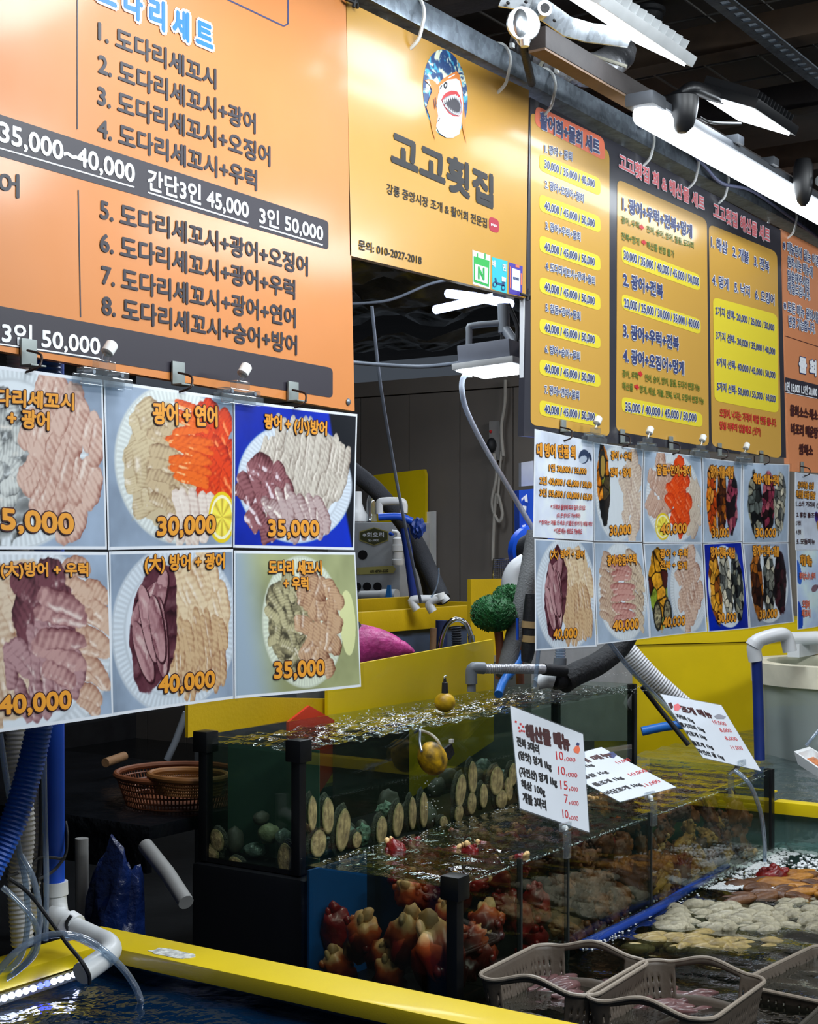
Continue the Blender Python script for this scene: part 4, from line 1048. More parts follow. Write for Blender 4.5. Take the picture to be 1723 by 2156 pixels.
def panes(t, u0, u1, v0, v1, z0, z1, th=.008, sides='LRFB'):
    for q, bx in dict(L=(u0, u0 + th, v0, v1), R=(u1 - th, u1, v0, v1), F=(u0, u1, v0, v0 + th), B=(u0, u1, v1 - th, v1)).items():
        if q in sides: MB().box(*bx, z0, z1).build('glass_pane', m_glass, t, smooth=False)
def post(t, u, v, z0, z1, w=.03, cap=.055):
    o = MB().box(u - w / 2, u + w / 2, v - w / 2, v + w / 2, z0, z1, .003).build('corner_post', m_post, t)
    if cap: MB().box(u - w / 2 - .012, u + w / 2 + .012, v - w / 2 - .012, v + w / 2 + .012, z1 - cap, z1 + .012, .006).build('corner_cap', m_post, o)
w_surf = clear_mat('rippled_sea_water', (222, 230, 226), .06, .02, milk=.07, milk_c=(110, 124, 118), bump=.9, bs=22, power=2.6, dist=.02)
w_side = clear_mat('green_tank_water', (232, 236, 228), .0, .1, milk=.06, milk_c=(80, 100, 88), fmax=.1)
w_side2 = clear_mat('brown_tank_water', (232, 228, 220), .0, .1, milk=.02, milk_c=(96, 84, 70), fmax=.1)

# upper tank on its black stand
U0, U1, V0, V1, Z0, Z1 = 3.20, 5.36, 2.535, 2.90, .595, .95
t = thing('glass_tank', 'upper glass tank of murky water with abalones clinging to its panes', 'tank', (4.3, 2.7, .595))
panes(t, U0, U1, V0, V1, Z0, Z1)
MB().box(U0, U1, V0, V1, Z0 - .012, Z0).build('base_plate', m_post, t)
for u, v in ((U0 + .01, V0 + .01), (U0 + .01, V1 - .01), (U1 - .01, V0 + .01), (U1 - .01, V1 - .01)): post(t, u, v, Z0 - .01, Z1, .03, .05 if u < 4 else 0)
MB().box(U0 + .105, U0 + .109, V0 + .012, V1 - .012, Z0, .92).build('algae_film', clear_mat('algae_film', (150, 180, 160), .0, .2, milk=.48, milk_c=(100, 140, 122), fmax=.05), t, smooth=False)
water(t, U0, U1, V0, V1, Z0, .928, w_surf, w_side, .008, 12, 3, .010)
s_ = thing('tank_stand', 'black panelled stand under the upper glass tank', 'stand', (4.2, 2.7, 0))
MB().box(3.18, 5.38, 2.50, 2.92, 0, .58, .02).build('carcass', mat('black_laminate', (9, 11, 16), .45, var=.05), s_)
# lower tank
LU0, LU1, LV0, LV1, LZ0, LZ1 = 3.15, 5.40, 1.985, 2.49, .28, .652
t = thing('glass_tank', 'lower glass tank in front, divided into compartments of sea squirts and shellfish', 'tank', (4.2, 2.2, .28))
panes(t, LU0, LU1, LV0, LV1, LZ0, LZ1, sides='LRF')
MB().box(LU0, LU1, LV0, LV1, LZ0 - .012, LZ0).build('base_plate', m_post, t)
MB().box(LU0 + .02, 3.44, LV1 - .014, LV1 - .006, LZ0, LZ1 - .04).build('blue_back_panel', mat('blue_liner', (8, 92, 168), .5, var=.05), t)
MB().box(3.44, LU1 - .02, LV1 - .014, LV1 - .006, LZ0, LZ1 - .06).build('back_panel', mat('navy_liner', (14, 40, 62), .5, var=.1), t)
for u, c in ((LU0 + .005, .05), (LU1 - .005, .0)):
    post(t, u, LV0 + .01, LZ0 - .012, LZ1, .032, c)
DIV = [av(x, 1850, LV0).x for x in (1098, 1197, 1372)]
for u in DIV:
    MB().box(u - .004, u + .004, LV0 + .008, LV1 - .02, LZ0, LZ1 - .012).build('divider', m_glass, t, smooth=False)
    MB().box(u - .004, u + .004, LV0 - .002, LV0 + .012, LZ0, LZ1 - .004).build('divider_edge', mat('silicone_edge', (40, 46, 46), .3, var=0), t, smooth=False)
w_surf2 = clear_mat('dark_shellfish_water', (196, 188, 176), .035, .02, milk=.03, milk_c=(60, 52, 44), bump=.45, bs=26, power=3.6, dist=.012)
water(t, LU0, LU1, LV0, LV1, LZ0, .628, w_surf2, w_side2, .004, 10, 13, .012)
s_ = thing('tank_stand', 'dark plinth under the lower glass tank', 'stand', (4.2, 2.2, 0))
MB().box(LU0, LU1, LV0, LV1, 0, .265).build('carcass', MATS['black_laminate'], s_, smooth=False)

# front basin with baskets
BU0, BU1, BV0, BV1, BZ = 3.04, 5.43, .55, 1.965, .335
t = thing('shellfish_basin', 'low shallow basin of clear water holding baskets and loose shellfish', 'tank', (4.2, 1.3, 0))
m_basin = mat('dark_green_liner', (34, 44, 40), .5, var=.2)
MB().box(BU0, BU1, BV0, BV1, .05, .19).build('floor_plate', m_basin, t, smooth=False)
panes(t, BU0, BU1, BV0, BV1, .19, .365, .01)
MB().box(BU0, BU1, BV0, BV1, 0, .05).build('base_plate', m_post, t, smooth=False)
wb_ = clear_mat('clear_basin_water', (176, 184, 174), .05, .02, milk=.05, milk_c=(50, 56, 50), bump=.25, bs=18, power=3.2, dist=.012)
water(t, BU0, BU1, BV0, BV1, .19, BZ, wb_, w_side, .005, 7, 23, .016)

# tank with yellow rim at the far end
t = thing('yellow_rimmed_tank', 'far glass tank with yellow rim and pale green water', 'tank', (6.6, 1.8, 0))
RU0, RU1, RV0, RV1 = 5.47, 8.0, .6, 3.0
MB().box(RU0 - .05, RU0 + .02, RV0, 1.99, .478, .525, .005).build('rim', m_yel, t)
MB().box(RU0, RU0 + .01, RV0, RV1, .05, .478).build('glass_pane', clear_mat('green_pane', (190, 215, 210), .06, .02, milk=.35, milk_c=(130, 165, 160)), t, smooth=False)
MB().box(RU0 + .01, RU1, RV0, RV1, .0, .05).build('base_plate', m_basin, t, smooth=False)
for z in (.50, .56): MB().box(RU0 - .02, RU0 + .0, 1.99, RV1, z - .006, z).build('rim_strip', m_yel, t, smooth=False)
grid_obj('water_surface', wavy(RU0 + .02, RU1, RV0, RV1, .515, .008, 7, 33, .02), None, clear_mat('agitated_water', (150, 175, 175), .06, .03, milk=.22, milk_c=(104, 128, 130), bump=.5, bs=18, power=3, dist=.02), t)

# front tank with the yellow rail
t = thing('blue_tank', 'nearest deep blue tank edged with a broad yellow rail', 'tank', (1.6, 1.9, 0))
m_blue = mat('blue_frp', (10, 62, 104), .4, var=.1)
YU, YV, YZ = 2.47, 2.555, .60
MB().box(YU - .03, YU, .2, YV, 0, .565).build('side_wall', m_blue, t, smooth=False)
MB().box(.5, YU, YV - .03, YV, 0, .565).build('back_wall', m_yeld, t, smooth=False)
MB().box(.5, YU, .2, YV, .0, .06).build('tank_floor', m_blue, t, smooth=False)
MB().box(YU - .12, YU, .2, YV, .565, YZ, .006).build('rail', m_yel, t)
MB().box(.5, YU - .121, YV - .12, YV, .565, YZ - .002, .006).build('rail', m_yel, t)
q = az(362, 2006, .6015); a = .0
pl = MB(); random.seed(3)
pts = []
for i in range(22):
    an = 2 * math.pi * i / 22
    r = 1 + random.uniform(-.12, .12)
    pts.append((q.x + .024 * r * math.copysign(abs(math.cos(an)) ** .6, math.cos(an)), q.y + .058 * r * math.copysign(abs(math.sin(an)) ** .6, math.sin(an)), .6002))
pl.prism(pts, (0, 0, .0008)).build('peeled_tape', mat('white_tape_residue', (232, 234, 228), .7, var=.35, vs=60, bump=.4, bs=120), t, smooth=False)
grid_obj('water_surface', wavy(.5, YU - .035, .2, YV - .035, .53, .007, 6, 43, .012), None, clear_mat('deep_blue_water', (70, 110, 140), .04, .015, milk=.35, milk_c=(16, 56, 96), bump=.5, bs=16, power=3.6, dist=.02), t)
# light strip at the water line
t = thing('light_strip', 'white and blue light strip at the water line of the nearest tank', 'lamp', (2.0, 2.47, .55))
P0, P1 = az(-20, 2112, .55), az(158, 2052, .55)
MB().tube([P0, P1], .012, 10, 0).build('clear_tube', m_clear, t)
for i in range(12):
    p = P0.lerp(P1, (i + .5) / 12); bl = i in (6, 7)
    MB().ball(p + Vector((0, -.008, .004)), .0075 if not bl else .007, 2).build('diode', emit_mat('diode_blue', (60, 70, 255), 9) if bl else emit_mat('diode_white', (205, 215, 255), 9), t)

# ------------------------------------------------------------------ animals and shells
m_shell = mat('abalone_shell', (92, 92, 80), .6, var=.3, vs=4, bump=.8, bs=9, c2=(34, 36, 32))
m_foot = mat('abalone_foot', (206, 180, 126), .55, var=.1, vs=2.2, c2=(112, 94, 66), bump=.3, bs=6)
def make_abalone():
    r = thing('abalone', 'x', 'abalone', (0, 0, 0), 'abalones on the upper tank glass')
    # faces -y (the pane); unit half-height 1 along z
    MB().ball((0, .34, 0), (1.10, .45, 1.08), 3, rough=.10, fs=9, seed=2).build('shell', m_shell, r, angle=120)
    MB().ball((0, -.22, -.03), (.92, .22, .92), 3, rough=.05, fs=5, seed=4).build('foot', m_foot, r, angle=120)
    return r
ab0 = make_abalone()
AB = [(655, 1711, 26, 76, 0), (688, 1716, 35, 80, -.05), (720, 1746, 42, 92, .2), (668, 1775, 46, 60, .1), (749, 1768, 27, 36, .1), (801, 1747, 33, 62, .1), (836, 1725, 34, 74, .15), (866, 1711, 23, 72, 0), (890, 1704, 26, 78, 0), (932, 1731, 26, 28, .5), (968, 1664, 34, 72, .25), (993, 1636, 30, 72, 0), (964, 1712, 28, 42, .3), (991, 1690, 30, 50, 0), (1016, 1675, 27, 54, 0), (1044, 1643, 46, 62, .2), (1054, 1682, 40, 42, .1), (1069, 1660, 26, 52, -.2), (1078, 1630, 30, 50, .2), (1100, 1655, 30, 56, 0)]
where = ['beside the near corner post', 'second from the near corner post', 'tilted, third from the near corner post', 'lowest by the near corner post', 'small and low, beside the tilted one', 'before the green seaweed gap', 'tallest of the middle cluster', 'narrow, in the middle cluster', 'last of the middle cluster', 'small, below the hanging buoy', 'tilted, beyond the hanging buoy', 'highest, pale and upright', 'low, under the highest one', 'under the highest pale one', 'narrow, behind the price card edge', 'broad and dark near the price card', 'round and low near the price card', 'leaning, close to the price card', 'small, almost behind the price card', 'hidden mostly behind the price card']
for i, (x, y, w, h, a) in enumerate(AB):
    p = av(x, y, V0 + .016); dep = p.x * C_ + p.y * S_; k = dep / FPX
    sc = (w * k / 2 * 1.3, .024, h * k / 2 * 1.08)
    if i == 0:
        o = ab0; o.location = p; o.scale = sc; o.rotation_euler = (0, a, 0); o['label'] = 'abalone on the long pane of the upper tank, ' + where[0]
    else: dup(ab0, p, 'abalone on the long pane of the upper tank, ' + where[i], (0, a, 0), sc)
for x, y, w, h, a, l in [(443, 1794, 56, 44, .2, 'wide abalone low in the end pane near the outer post'), (459, 1768, 38, 54, -.3, 'upright abalone in the end pane above the wide one'), (500, 1817, 42, 28, .3, 'small abalone at the bottom of the end pane'), (603, 1808, 42, 76, 0, 'tall abalone in the end pane beside the corner post')]:
    p = au(x, y, U0 + .016); k = (p.x * C_ + p.y * S_) / FPX
    o = dup(ab0, p, l, (0, a, R(-90)), (w * k / 2 * 1.1, .022, h * k / 2), group='abalones in the end pane')
def shell(name, p, rad, rot, label, m, cat='abalone'):
    o = MB().ball((0, 0, 0), rad, 3, rough=.18, fs=12, seed=p[0] * 50).build(name, m, angle=120)
    o.location = p; o.rotation_euler = rot
    return tag(o, label, cat)
for x, y, w, h, l, m in [(566, 1755, 52, 42, 'pale ribbed abalone shell resting inside the end pane', mat('pale_shell', (150, 158, 120), .6, var=.2, vs=50, bump=.6, bs=50)), (550, 1722, 28, 28, 'small dark shell above the pale abalone shell', m_shell), (494, 1770, 38, 58, 'dark rough abalone shell leaning by the upright one', m_shell), (536, 1790, 52, 32, 'silvery abalone shell lying flat behind the end pane', mat('silver_shell', (140, 160, 150), .35, metal=.3, var=.35, vs=40, bump=.7, bs=60)), (560, 1828, 56, 34, 'dark abalone shell lowest behind the end pane', m_shell), (596, 1762, 26, 34, 'green-grey shell beside the pale abalone shell', MATS['silver_shell'])]:
    p = au(x, y, U0 + .07); k = (p.x * C_ + p.y * S_) / FPX
    shell('abalone_shell', p, (.03, w * k / 2, h * k / 2), (0, 0, 0), l, m)
random.seed(21)
for i in range(26):
    u = random.uniform(U0 + .08, 4.6); zz_ = Z0 + .02 + random.uniform(0, .07) + (.05 if u > 4.05 else 0)
    o = shell('abalone_shell', Vector((u, V0 + random.uniform(.06, .13), zz_)), (random.uniform(.03, .05), .02, random.uniform(.03, .045)), (random.uniform(-.5, .5), random.uniform(-1, 1), random.uniform(-.6, .6)), 'dark rough abalone shell lying behind the ones on the long pane', m_shell if i % 3 else MATS['silver_shell'])
    o['group'] = 'dark shells lying in the upper tank'
tag(MB().ball(av(764, 1757, V0 + .04), (.03, .02, .03), 3, rough=.5, fs=14).ball(av(815, 1706, V0 + .05), (.03, .03, .025), 3, rough=.5, fs=14).build('seaweed', mat('pale_seaweed', (120, 150, 130), .6, var=.4, vs=60, bump=.8, bs=80)), 'tufts of pale green seaweed among the abalones', 'seaweed', kind='stuff')


def squirt_mat(name, stops):
    m, nt, b, out = new_mat(name)
    N, L = nt.nodes.new, nt.links.new
    tc = N('ShaderNodeTexCoord'); sp_ = N('ShaderNodeSeparateXYZ'); n = N('ShaderNodeTexNoise'); n.inputs['Scale'].default_value = 22; n.inputs['Detail'].default_value = 4
    L(tc.outputs['Object'], sp_.inputs[0]); L(tc.outputs['Object'], n.inputs['Vector'])
    m1 = N('ShaderNodeMath'); m1.operation = 'MULTIPLY_ADD'; m1.inputs[1].default_value = 9.0; m1.inputs[2].default_value = .25
    m2 = N('ShaderNodeMath'); m2.operation = 'MULTIPLY_ADD'; m2.inputs[1].default_value = .5
    L(sp_.outputs['Z'], m1.inputs[0]); L(n.outputs['Fac'], m2.inputs[0]); L(m1.outputs[0], m2.inputs[2])
    r = N('ShaderNodeValToRGB'); e = r.color_ramp.elements
    e[0].position, e[0].color = stops[0][0], rgba(stops[0][1]); e[1].position, e[1].color = stops[-1][0], rgba(stops[-1][1])
    for p_, c_ in stops[1:-1]: q_ = e.new(p_); q_.color = rgba(c_)
    L(m2.outputs[0], r.inputs[0]); L(r.outputs[0], b.inputs['Base Color'])
    b.inputs['Roughness'].default_value = .35
    return m
m_tip = mat('sea_squirt_root', (228, 198, 142), .5, vs=20, c2=(160, 120, 70), bump=.4, bs=40)
m_squirt = squirt_mat('sea_squirt_skin', [(.35, (44, 10, 10)), (.62, (112, 28, 14)), (.80, (184, 84, 34)), (.95, (232, 194, 132))])
m_red = mat('sea_squirt_red', (150, 26, 24), .35, vs=14, c2=(70, 10, 14), bump=.6, bs=30, coat=.3)
m_brown = mat('shellfish_brown', (146, 88, 46), .45, vs=11, c2=(58, 28, 20), bump=.6, bs=40)
m_ochre = mat('shellfish_ochre', (206, 160, 76), .45, vs=11, c2=(120, 78, 34), bump=.5, bs=40)
m_mauve = mat('shellfish_mauve', (112, 88, 80), .45, vs=11, c2=(64, 44, 42), bump=.5, bs=40)
def make_squirt(body, tip, seed, label, group, name='sea_squirt', cat='sea squirt', elong=1.0):
    r = thing(name, label, cat, (0, 0, 0), group)
    b = MB(); random.seed(seed)
    b.ball((0, 0, 0), (.034, .034, .05 * elong), 3, rough=.35, fs=7, seed=seed)
    for i in range(9 if elong != 1.15 else 3):
        a, h = random.uniform(0, 6.28), random.uniform(-.03, .035) * elong
        b.ball((.030 * math.cos(a), .030 * math.sin(a), h), (.010, .010, .012), 1)
    b.build('body', body, r, angle=120)
    tb = MB(); tb.ball((.004, 0, .050 * elong), (.013, .013, .016), 2, rough=.4, fs=9, seed=seed + 3)
    tb.ball((-.012, .005, .046 * elong), (.007, .007, .014), 2)
    tb.build('root_tip', tip, r, angle=120)
    return r
def heap(proto, spots, label, first_ok=True):
    for i, (p, rot, sc) in enumerate(spots):
        if i == 0:
            proto.location = p; proto.rotation_euler = rot; proto.scale = sc if hasattr(sc, '__len__') else (sc,) * 3
        else: dup(proto, p, label, rot, sc if hasattr(sc, '__len__') else (sc,) * 3)
# first compartment: big red-brown squirts with pale roots seen through the end pane
BIG = [('dark red spiky sea squirt nearest the black stand', 712, 1965, 0, 1.1), ('sea squirt with round cream root beside the dark spiky one', 762, 1975, .5, 1.15), ('sea squirt with cream root pointing up in the middle of the end pane', 855, 1985, .4, 1.35), ('large sea squirt with pale crown beside the corner post', 922, 2020, -.1, 1.6), ('small grey-rooted sea squirt high beside the corner post', 940, 1935, .3, .8), ('lowest sea squirt near the black stand', 715, 2050, -.2, 1.0), ('dim sea squirt low in the middle of the end pane', 820, 2060, .3, 1.1), ('orange sea squirt low between two larger ones', 795, 2010, .9, .8)]
for i, (l, x, y, a, sc) in enumerate(BIG):
    p = au(x, y, LU0 + .062 + (.05 if i in (0, 4) else 0))
    p.z = max(p.z, LZ0 + .05)
    r = make_squirt(m_red if i == 0 else m_squirt, m_red if i == 0 else m_tip, 20 + i, l, 'large sea squirts in the first compartment', elong=1.15)
    r.location = p; r.rotation_euler = (a * .8, -.3, 0); r.scale = (sc * 1.2,) * 3
random.seed(11)
def rnd_rot(): return (random.uniform(-1, 1), random.uniform(-1, 1), random.uniform(0, 6.28))
def fill(u0, u1, n_front, n_top, zt, zf, smin, smax):
    out = []
    for i in range(n_front):
        out.append((Vector((random.uniform(u0 + .04, u1 - .04), LV0 + .05 + random.uniform(0, .03), random.uniform(LZ0 + .03, zf))), rnd_rot(), random.uniform(smin, smax)))
    for i in range(n_top):
        out.append((Vector((random.uniform(u0 + .04, u1 - .04), random.uniform(LV0 + .06, LV1 - .06), random.uniform(zt - .07, zt))), rnd_rot(), random.uniform(smin, smax)))
    return out
l = 'orange sea squirt with cream root behind the front pane of the first compartment'
heap(make_squirt(m_squirt, m_tip, 40, l, 'sea squirts behind the front pane of the first compartment'), fill(LU0 + .1, DIV[0], 5, 3, .56, .48, 1.0, 1.4), l)
l = 'deep red sea squirt in the narrow second compartment'
heap(make_squirt(m_red, m_red, 41, l, 'red sea squirts in the second compartment'), fill(DIV[0], DIV[1], 9, 12, .59, .52, .8, 1.2), l)
l = 'brown shellfish packed in the middle compartment'
heap(make_squirt(m_brown, m_brown, 42, l, 'brown shellfish in the middle compartment', 'shellfish', 'shellfish'), fill(DIV[1], DIV[2], 26, 26, .595, .60, .6, .95), l)
l = 'mauve shellfish packed in the middle compartment'
heap(make_squirt(m_mauve, m_brown, 43, l, 'mauve shellfish in the middle compartment', 'shellfish', 'shellfish'), fill(DIV[1], DIV[2], 8, 12, .60, .5, .5, .8), l)
l = 'red sea squirt breaking the surface of the middle compartment'
heap(make_squirt(m_red, m_squirt, 44, l, 'red sea squirts at the surface of the middle compartment'), [(p, r_, s) for p, r_, s in fill(DIV[0] - .1, DIV[2] - .1, 0, 22, .625, .5, .5, .8)], l)
l = 'brown shellfish packed in the long far compartment'
heap(make_squirt(m_brown, m_mauve, 45, l, 'brown shellfish in the far compartment', 'shellfish', 'shellfish', 1.3), fill(DIV[2], LU1 - .05, 34, 40, .60, .53, .5, .9), l)
l = 'ochre shellfish standing in the long far compartment'
heap(make_squirt(m_ochre, m_tip, 46, l, 'ochre shellfish in the far compartment', 'shellfish', 'shellfish', 1.5), fill(DIV[2] + .1, LU1 - .05, 34, 18, .595, .54, .5, .85), l)
l = 'mauve shellfish lying in the long far compartment'
heap(make_squirt(m_mauve, m_mauve, 47, l, 'mauve shellfish in the far compartment', 'shellfish', 'shellfish', 1.4), fill(DIV[2], LU1 - .05, 16, 22, .605, .45, .45, .8), l)

# ------------------------------------------------------------------ baskets with spoon worms, loose clams
m_bask = mat('taupe_plastic', (98, 87, 76), .5, var=.06, bump=.1, bs=80)
def basket(label, c, lu, lv, z0, z1, yaw, handles=True, m=m_bask, name='perforated_basket'):
    t = thing(name, label, 'basket', (c[0], c[1], z0), 'perforated baskets')
    t.rotation_euler = (0, 0, yaw)
    loc = t.location.copy()
    def ring(hu, hv, r, n):
        pts = []
        segs = [((hu - r, -hv), (hu - r, -hv), None)]
        out = []
        for cx, cy, a0 in ((hu - r, hv - r, 0), (-hu + r, hv - r, 90), (-hu + r, -hv + r, 180), (hu - r, -hv + r, 270)):
            for k in range(7):
                a = R(a0 + 90 * k / 6); out.append(Vector((cx + r * math.cos(a), cy + r * math.sin(a))))
        # resample evenly
        out.append(out[0]); L = [0]
        for i in range(1, len(out)): L.append(L[-1] + (out[i] - out[i - 1]).length)
        res = []; j = 0
        for i in range(n):
            d = L[-1] * i / n
            while L[j + 1] < d: j += 1
            res.append(out[j].lerp(out[j + 1], (d - L[j]) / max(1e-9, L[j + 1] - L[j])))
        return res
    N, K = 300, 14
    H = z1 - z0
    top, bot = ring(lu / 2, lv / 2, .05, N), ring(lu / 2 - .03, lv / 2 - .03, .045, N)
    def lift(p):  # rim rises at the two handle ends
        f = 1 - min(1, abs(p.y) / (lv * .36))
        return (.026 * (f * f * (3 - 2 * f)) if abs(p.x) > lu / 2 - .02 and handles else 0)
    bm = MB(); b = bm.b
    V = [[b.verts.new(loc + Vector((bot[i].x + (top[i].x - bot[i].x) * k / K, bot[i].y + (top[i].y - bot[i].y) * k / K, H * k / K + lift(top[i]) * (k / K) ** 2))) for k in range(K + 1)] for i in range(N)]
    for i in range(N):
        a, d = V[i], V[(i + 1) % N]; p = top[i]
        hand = handles and abs(p.x) > lu / 2 - .02 and abs(p.y) < lv * .27
        for k in range(K):
            if hand and 8 <= k <= 12: continue
            if i % 4 == 1 and i % 24 > 3 and k in (4, 6, 8, 10) and not hand: continue
            b.faces.new((a[k], d[k], d[k + 1], a[k + 1]))
    o = bm.build('wall', m, t); md = o.modifiers.new('thick', 'SOLIDIFY'); md.thickness = .003
    fb = MB()
    fb.poly([loc + Vector((q.x, q.y, .004)) for q in ring(lu / 2 - .03, lv / 2 - .03, .045, 40)])
    o = fb.build('base', m, t, smooth=False); md = o.modifiers.new('thick', 'SOLIDIFY'); md.thickness = .003
    MB().tube([loc + Vector((q.x, q.y, H + lift(q))) for q in top[::2]], .0055, 8, 2, close=True).build('rim', mat('highlit_taupe_rim', (156, 144, 130), .4, var=.05) if m is m_bask else m, t)  # rim highlight put into a paler taupe than the wall
    return t
def mid(*q): return sum(q, Vector()) / len(q)
zr = .425
c1 = mid(az(1014, 2062, zr), az(1356, 2018, zr)); c2 = mid(az(1242, 2092, zr), az(1606, 2068, zr))
basket('taupe perforated basket of spoon worms beside the lower glass tank', c1, .37, .325, .245, zr, R(2))
basket('taupe perforated basket of spoon worms nearest the yellow rail', c2, .40, .325, .245, zr, R(1))
basket('larger half-sunken basket beyond the two spoon worm baskets', (3.86, 1.23, 0), .50, .36, .25, .362, R(-6), False)
basket('dark half-sunken basket of clams at the frame corner', (3.42, 1.02, 0), .40, .30, .25, .375, R(2), False, mat('dark_taupe_plastic', (70, 66, 58), .5))
m_worm = mat('spoon_worm_skin', (128, 88, 86), .4, vs=20, c2=(74, 48, 50), coat=.4)
def make_worm(label, group):
    o = MB().tube([(-.055, .004, 0), (-.03, -.004, 0), (0, 0, .003), (.03, .008, 0), (.056, .02, -.003)], [.004, .012, .0145, .012, .004], 12, 5).build('spoon_worm', m_worm)
    return tag(o, label, 'spoon worm', group)
def pile(proto, label, spots):
    for i, (p, rot, sc) in enumerate(spots):
        o = proto if i == 0 else proto.copy()
        if i: COL.objects.link(o)
        o.location = p; o.rotation_euler = rot; o.scale = sc if hasattr(sc, '__len__') else (sc,) * 3
random.seed(5)
for cpx, lab in (((1185, 2082), 'pink-brown spoon worm in the basket beside the lower glass tank'), ((1418, 2120), 'pink-brown spoon worm in the basket nearest the yellow rail')):
    q = az(*cpx, .325); g = lab.replace('spoon worm', 'spoon worms', 1)
    pile(make_worm(lab, g), lab, [(q + Vector((random.gauss(0, .055), random.gauss(0, .05), random.uniform(-.01, .012))), (random.uniform(-.2, .2), random.uniform(-.2, .2), random.gauss(-.7, .5)), random.uniform(.85, 1.15)) for i in range(22)])
def make_clam(m, label, group, name='clam', k=(.040, .019, .019)):
    b = MB()
    b.ball((0, 0, 0), k, 3, rough=.06, fs=4, seed=3)
    for v in b.b.verts:
        v.co.y += .008 * math.cos(v.co.x * 30); v.co.z += .0008 * math.sin(v.co.x * 900)
    o = b.build(name, m)
    return tag(o, label, 'clam' if name == 'clam' else 'shellfish', group)
m_clamp = mat('pale_clam', (182, 174, 148), .45, vs=34, c2=(104, 98, 78), bump=.5, bs=60)
m_clamy = mat('yellow_clam', (178, 156, 92), .45, vs=25, c2=(104, 86, 50), bump=.3, bs=60)
m_clamb = mat('brown_clam', (120, 78, 40), .45, vs=20, c2=(60, 34, 24), bump=.4, bs=60)
def px_spots(n, box, z0, z1, smin, smax, skew=0):
    out = []
    for i in range(n):
        fx, fy = random.random(), random.random()
        x = box[0] + (box[2] - box[0]) * fx; y = box[1] + (box[3] - box[1]) * fy + skew * (1 - fx)
        p = az(x, y, random.uniform(z0, z1)); out.append((p, (random.uniform(-.3, .3), random.uniform(-.3, .3), random.gauss(-.9, .35)), random.uniform(smin, smax)))
    return out
l = 'pale grey clam heaped below the blue float hose'
pile(make_clam(m_clamp, l, 'pale clams below the blue float hose'), l, px_spots(130, (1400, 1902, 1740, 1962), .312, .338, .75, 1.25, 8))
l = 'yellowish clam lying behind the two spoon worm baskets'
pile(make_clam(m_clamy, l, 'yellowish clams behind the spoon worm baskets'), l, px_spots(70, (1325, 1968, 1640, 2006), .30, .332, .8, 1.25))
l = 'brown sea creature heaped beside the white foam'
pile(make_clam(m_clamb, l, 'brown creatures beside the foam', 'sea_cucumber', (.06, .022, .018)), l, px_spots(48, (1545, 1845, 1760, 1895), .315, .335, .9, 1.3, 10))
l = 'ochre sea creature heaped beside the white foam'
pile(make_clam(mat('ochre_clam', (190, 130, 40), .45, vs=20, c2=(120, 70, 24), bump=.4, bs=60), l, 'ochre creatures beside the foam', 'sea_cucumber', (.06, .022, .018)), l, px_spots(20, (1640, 1842, 1760, 1890), .325, .342, .9, 1.3))
l = 'greenish clam in the dark basket at the frame corner'
pile(make_clam(mat('green_clam', (140, 124, 76), .45, vs=20, c2=(70, 62, 40), bump=.4, bs=60), l, 'greenish clams in the dark basket'), l, [(Vector((3.42 + random.uniform(-.12, .12), 1.02 + random.uniform(-.1, .1), random.uniform(.30, .33))), (0, random.uniform(-.3, .3), random.gauss(-.9, .4)), random.uniform(.9, 1.4)) for i in range(26)])
r = make_squirt(m_red, m_red, 60, 'bright red sea squirt floating in the white foam', 'red sea squirt in the foam'); r.location = az(1622, 1850, .335); r.rotation_euler = (1.2, 0, .8); r.scale = (1.2,) * 3
# foam
def foam(label, spots, r0, r1):
    b = MB()
    for p in spots:
        r = random.uniform(r0, r1)
        b.ball(p, (r, r, r * .7), 1)
    return tag(b.build('foam', mat('white_foam', (236, 240, 242), .35, var=0, coat=.3)), label, 'foam', kind='stuff')
sp = []
while len(sp) < 2600:
    x, y = random.uniform(1480, 1790), random.uniform(1776, 1872)
    c = (x - 1600) / 160
    lo = 1795 + 30 * c + 60 * max(0, -c - .2); hi = 1800 + 20 * c
    k = fbm(np.array([x / 26.]), np.array([y / 12.]), 5, 3)[0]
    dens = .95 if y < 1800 and x > 1600 else (.8 if (x < 1640 and y > 1790 and y > 1880 - (x - 1480) * .55) else .12)
    if random.random() < dens * (1 if k > .45 else .15): sp.append(az(x, y, .337))
foam('white foam where the clear hose splashes into the basin', sp, .003, .009)
sp = []
for i in range(260):
    f = random.random(); x, y = 1235 + f * 290, 1984 - f * 152
    sp.append(az(x + random.gauss(0, 14), y + random.gauss(6, 6), .34))
foam('bubbles along the blue float hose', sp, .002, .005)
sp = [av(random.gauss(910, 9), random.uniform(1640, 1730), V0 - random.uniform(.02, .06)) for i in range(26)] + [az(random.uniform(860, 1110), 0, .1) if 0 else av(random.uniform(900, 1090), 0, 2.4) for i in range(0)]
foam('water drops falling from the hanging buoy', sp, .0015, .003)
sp = []
for i in range(240):
    x = random.uniform(700, 1330); y = 1528 - (x - 640) * .165 + random.gauss(0, 3)
    sp.append(az(x, y - (6 if random.random() < .3 else 0), .931))
for i in range(160): sp.append(az(random.gauss(1290, 40), random.gauss(1452, 5), .931))
foam('thin line of bubbles on the upper tank water', sp, .001, .0028)
sp = []
for i in range(420):
    u = random.uniform(LU0 + .03, LU1 - .04); sp.append(Vector((u, LV0 + .012 + abs(random.gauss(0, .006)), .630)))
for i in range(160): sp.append(Vector((random.uniform(LU0 + .05, 4.9), LV1 - .02 - abs(random.gauss(0, .03)), .632)))
foam('line of white beads as sparkle at the water edge of the lower glass tank', sp, .001, .0026)  # beads put in for the bright sparkle along the water line
